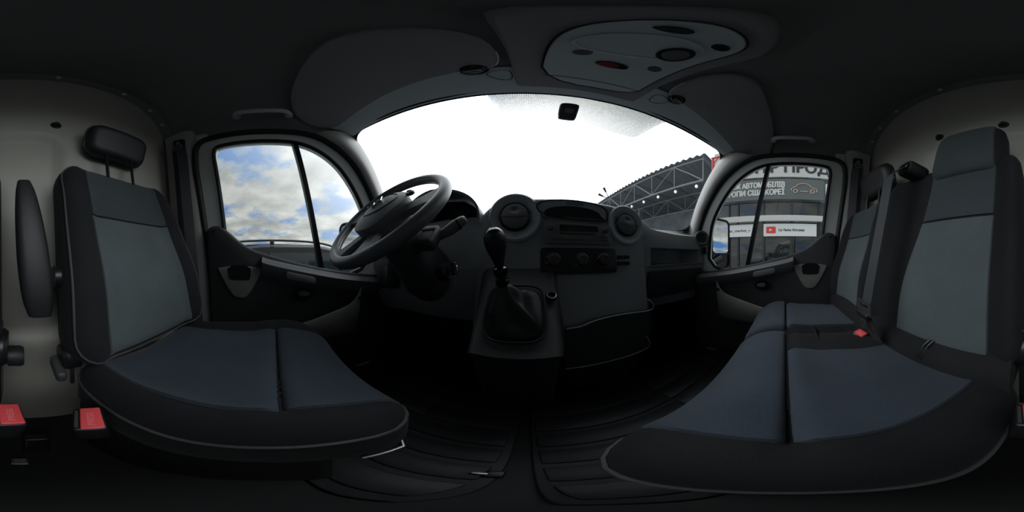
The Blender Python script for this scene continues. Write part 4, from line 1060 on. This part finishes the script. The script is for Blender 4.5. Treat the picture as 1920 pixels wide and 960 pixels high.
bpanel('white_sign', -1.36, -1.75, 1.95, 2.60, .14, .04, M['poster'], sh)
for k in range(9): rbox('banner_clip', (.04, .05, .06), B(2.3-.43*k, 2.765, .16), M['mullion'], sh, bevel=.01, seg=1)
bpanel('white_beam', 2.5, -5.6, 1.17, 1.37, .06, .12, M['fascia'], sh)
edges = [2.5, 1.62, .72, -.22, -1.15, -2.1, -3.1, -4.1, -5.1]
for a, b in zip(edges, edges[1:]):
    bpanel('upper_pane', a-.03, b+.03, 1.39, 1.91, -.02, .02, M['showglass'], sh); bpanel('lower_pane', a-.03, b+.03, GROUND+.1, 1.15, -.02, .02, M['showglass'], sh)
for a in edges: bpanel('mullion', a+.035, a-.035, GROUND, 1.93, .0, .06, M['mullion'], sh)
po1 = bpanel('poster', 2.25, 1.02, .66, 1.09, .08, .01, M['poster'], sh); text('poster_lettering', 'car_market_v', B(1.98, .835, .0925), (0, -1, 0), (0, 0, 1), .135, M['letter'], po1, bold=.001, fit=.80)
po2 = bpanel('poster', .72, -1.06, .66, 1.09, .08, .01, M['poster'], sh); text('poster_lettering', 'Car Market Житомир', B(.22, .835, .0925), (0, -1, 0), (0, 0, 1), .115, M['letter'], po2, bold=.003, fit=.86)
plate('red_icon', rrect(.47, .875, .16, .115, .04), lambda a, b, t: B(a, b, .0905+t), .004, M['ytred'], po2); plate('play_triangle', [(.52, .925), (.52, .825), (.43, .875)], lambda a, b, t: B(a, b, .095+t), .002, M['poster'], po2)

# open shed with truss front ahead on the right
cn = thing('open_shed', (7.5, 9, GROUND), 'dark open shed roof with steel truss edge ahead right', 'shed')
CX, CY0, CY1, CZ = 5.0, 2.75, 17.0, 3.98
def wave_roof():
    ny = 200; secs_ = []
    for f, x in enumerate((CX-.10, 7.5, 10.5)):
        secs_.append([V(x, CY0-.15+(CY1-CY0+.15)*k/ny, CZ+.05-.22*f*1.0+.05*math.sin(k*math.pi*2/4.0)) for k in range(ny+1)])
    return loft('corrugated_roof', secs_, M['metalroof'], cn, closed=False, smooth=60)
wave_roof()
def bar(name, a, b, r, m, parent): return tube(name, [a, b], r, m, parent, n=4, smooth=None)
def truss(x, zt, zb, parent):
    bar('top_chord', V(x, CY0, zt), V(x, CY1, zt), .036, M['truss'], parent); bar('bottom_chord', V(x, CY0, zb), V(x, CY1, zb), .04, M['truss'], parent)
    n = 11; st_ = (CY1-CY0)/n
    for k in range(n+1):
        y = CY0+k*st_; bar('strut', V(x, y, zb), V(x, y, zt), .020, M['truss'], parent)
        if k < n: 
            if k % 2: bar('diagonal', V(x, y, zt), V(x, y+st_, zb), .020, M['truss'], parent)
            else: bar('diagonal', V(x, y, zb), V(x, y+st_, zt), .020, M['truss'], parent)
truss(CX, CZ-.10, CZ-1.12, cn); truss(7.6, CZ-.38, CZ-1.35, cn)
for y in [CY0+1.3*k for k in range(12)]:
    bar('purlin', V(CX, y, CZ-.06), V(10.5, y, CZ-.50), .05, M['metalroof'], cn)
for y in (CY0+.1, 9.5, CY1): bar('post', V(CX+2.6, y, GROUND), V(CX+2.6, y, CZ-.3), .09, M['truss'], cn)
rbox('shed_back_wall', (.1, CY1-CY0, 5.0), (10.4, (CY0+CY1)/2, GROUND+2.5), M['darkwall'], cn, bevel=0); rbox('shed_end_wall', (6, .1, 5.0), (7.6, CY1+.1, GROUND+2.5), M['darkwall'], cn, bevel=0)
rbox('shed_low_wall', (.1, CY1-CY0-2.4, 2.6), (CX+.8, (CY0+CY1)/2+1.2, GROUND+1.3), M['darkwall'], cn, bevel=0)
for k in range(11):
    y = CY0+.25+k*.95; O = V(CX-.04, y, CZ-1.34)
    b_ = thing('string_bulb', O, ('nearest' if k == 0 else 'farthest' if k == 10 else ('second', 'third', 'fourth', 'fifth', 'sixth', 'seventh', 'eighth', 'ninth', 'tenth')[k-1]) + ' round white bulb along the shed truss, counted from the showroom', 'light bulb', 'string lights under the truss')
    lathe('globe', [(0, -.07), (.03, -.062), (.052, -.03), (.058, 0), (.050, .032), (.028, .055), (.02, .07)], O, (0, 0, 1), M['bulb'], b_, n=14); tube('socket', [O + V(0, 0, .06), O + V(0, 0, .16)], .022, M['black'], b_, n=8)
# red gantry
rg = thing('red_gantry', (6.1, 2.62, 3.0), 'red square tube post with side arm at the shed corner', 'gantry')
gp0 = V(5.85, 2.58, GROUND+4.0)
def gpx(px, py, x): d = dirpx(px, py); return d*(x/d.x)
g1, g2, g3 = gpx(1337, 330, 4.7), gpx(1336, 297, 4.7), gpx(1368, 291, 4.7)
rg.location = (g1.x, g1.y, GROUND); ORG[rg] = V(g1.x, g1.y, GROUND)
bar('upright', V(g1.x, g1.y, GROUND), V(g1.x, g1.y, g2.z), .05, M['redsteel'], rg); bar('top_beam', V(g1.x, g1.y+.05, g2.z), V(g1.x, g3.y, g2.z), .05, M['redsteel'], rg); bar('brace', V(g1.x, g1.y, g2.z-.25), V(g1.x, g1.y-.22, g2.z), .025, M['redsteel'], rg)
# street lamp behind the shed
slp = dirpx(1137, 362); slp = slp*(24/slp.y)
sl = thing('street_lamp', (slp.x, slp.y, GROUND), 'twin arm street lamp beyond the shed roof', 'street lamp')
tube('pole', [V(slp.x+.3, slp.y, GROUND), V(slp.x+.3, slp.y, slp.z-.6)], [.16, .11], M['truss'], sl, n=8)
for (a, b), (c, d) in (((1139, 366), (1132, 352)), ((1137, 371), (1122, 364))):
    p, q = dirpx(a, b), dirpx(c, d); p *= 24/p.y; q *= 24/q.y
    tube('arm', [V(slp.x+.3, slp.y, slp.z-.65), p, p.lerp(q, .4)], .09, M['truss'], sl, n=6); tube('lamp_head', [p.lerp(q, .4), q], [.14, .24], M['mullion'], sl, n=6)

# parked dark car beside the driver door
car = thing('parked_car', (-3.6, .6, GROUND), 'black car with roof rails parked beside the driver door', 'car')
cx0, cx1 = -4.5, -2.75
def carsec(y, zt, inset, zb=GROUND+.22, beltz=GROUND+.98):
    c = (cx0+cx1)/2; h = (cx1-cx0)/2
    return [V(c-h, y, zb), V(c-h, y, beltz-.2), V(c-h+.03, y, beltz), V(c-h+inset, y, zt-.06), V(c-h+inset+.15, y, zt), V(c+h-inset-.15, y, zt), V(c+h-inset, y, zt-.06), V(c+h-.03, y, beltz), V(c+h, y, beltz-.2), V(c+h, y, zb)]
prof = [(-2.0, GROUND+1.02, .05), (-1.9, GROUND+1.10, .05), (-1.35, GROUND+1.58, .20), (-.6, GROUND+1.66, .22), (.4, GROUND+1.66, .22), (1.0, GROUND+1.55, .20), (1.75, GROUND+1.03, .06), (2.6, GROUND+.92, .06), (2.8, GROUND+.7, .1)]
loft('body', [carsec(y+.4, z, i, beltz=min(GROUND+.98, z-.05)) for y, z, i in prof], M['carpaint'], car, smooth=40)
for (ya, yb, yc, yd) in ((-.95, -.12, -.12, -.78), (-.05, .75, .75, -.05), (.82, 1.75, 1.22, .82)):
    vs_ = []
    for y, z in ((ya, GROUND+1.02), (yb, GROUND+1.02), (yc, GROUND+1.50), (yd, GROUND+1.50)):
        f = (z-(GROUND+.98))/.6; vs_.append(V(cx1-.03-f*.16+.03, y, z))
    build('side_window', vs_ + [v + V(-.04, 0, 0) for v in vs_], [(0, 1, 2, 3), (4, 5, 6, 7), (0, 1, 5, 4), (1, 2, 6, 5), (2, 3, 7, 6), (3, 0, 4, 7)], M['carglass'], car, None)
for x in (cx1-.30, cx0+.30):
    tube('roof_rail', smoothpath([(x, -.95, GROUND+1.63), (x, -.80, GROUND+1.715), (x, .1, GROUND+1.74), (x, .95, GROUND+1.70), (x, 1.30, GROUND+1.58)], 2), .020, M['black'], car, n=8)
    rbox('rail_foot', (.04, .08, .08), (x, -.02, GROUND+1.69), M['black'], car, bevel=.01)
for x in (cx0+.10, cx1-.10):
    for y in (-.95, 1.85): 
        wh = lathe('wheel', [(0, .11), (.20, .11), (.24, .10), (.33, .10), (.345, .06), (.345, -.08), (.30, -.10)], V(x, y, GROUND+.345), (1 if x > -3.6 else -1, 0, 0), M['tyre'], car, n=26)
        lathe('wheel_rim', [(0, .115), (.06, .115), (.19, .112), (.21, .118), (.215, .10)], V(x, y, GROUND+.345), (1 if x > -3.6 else -1, 0, 0), M['steel'], wh, n=22)
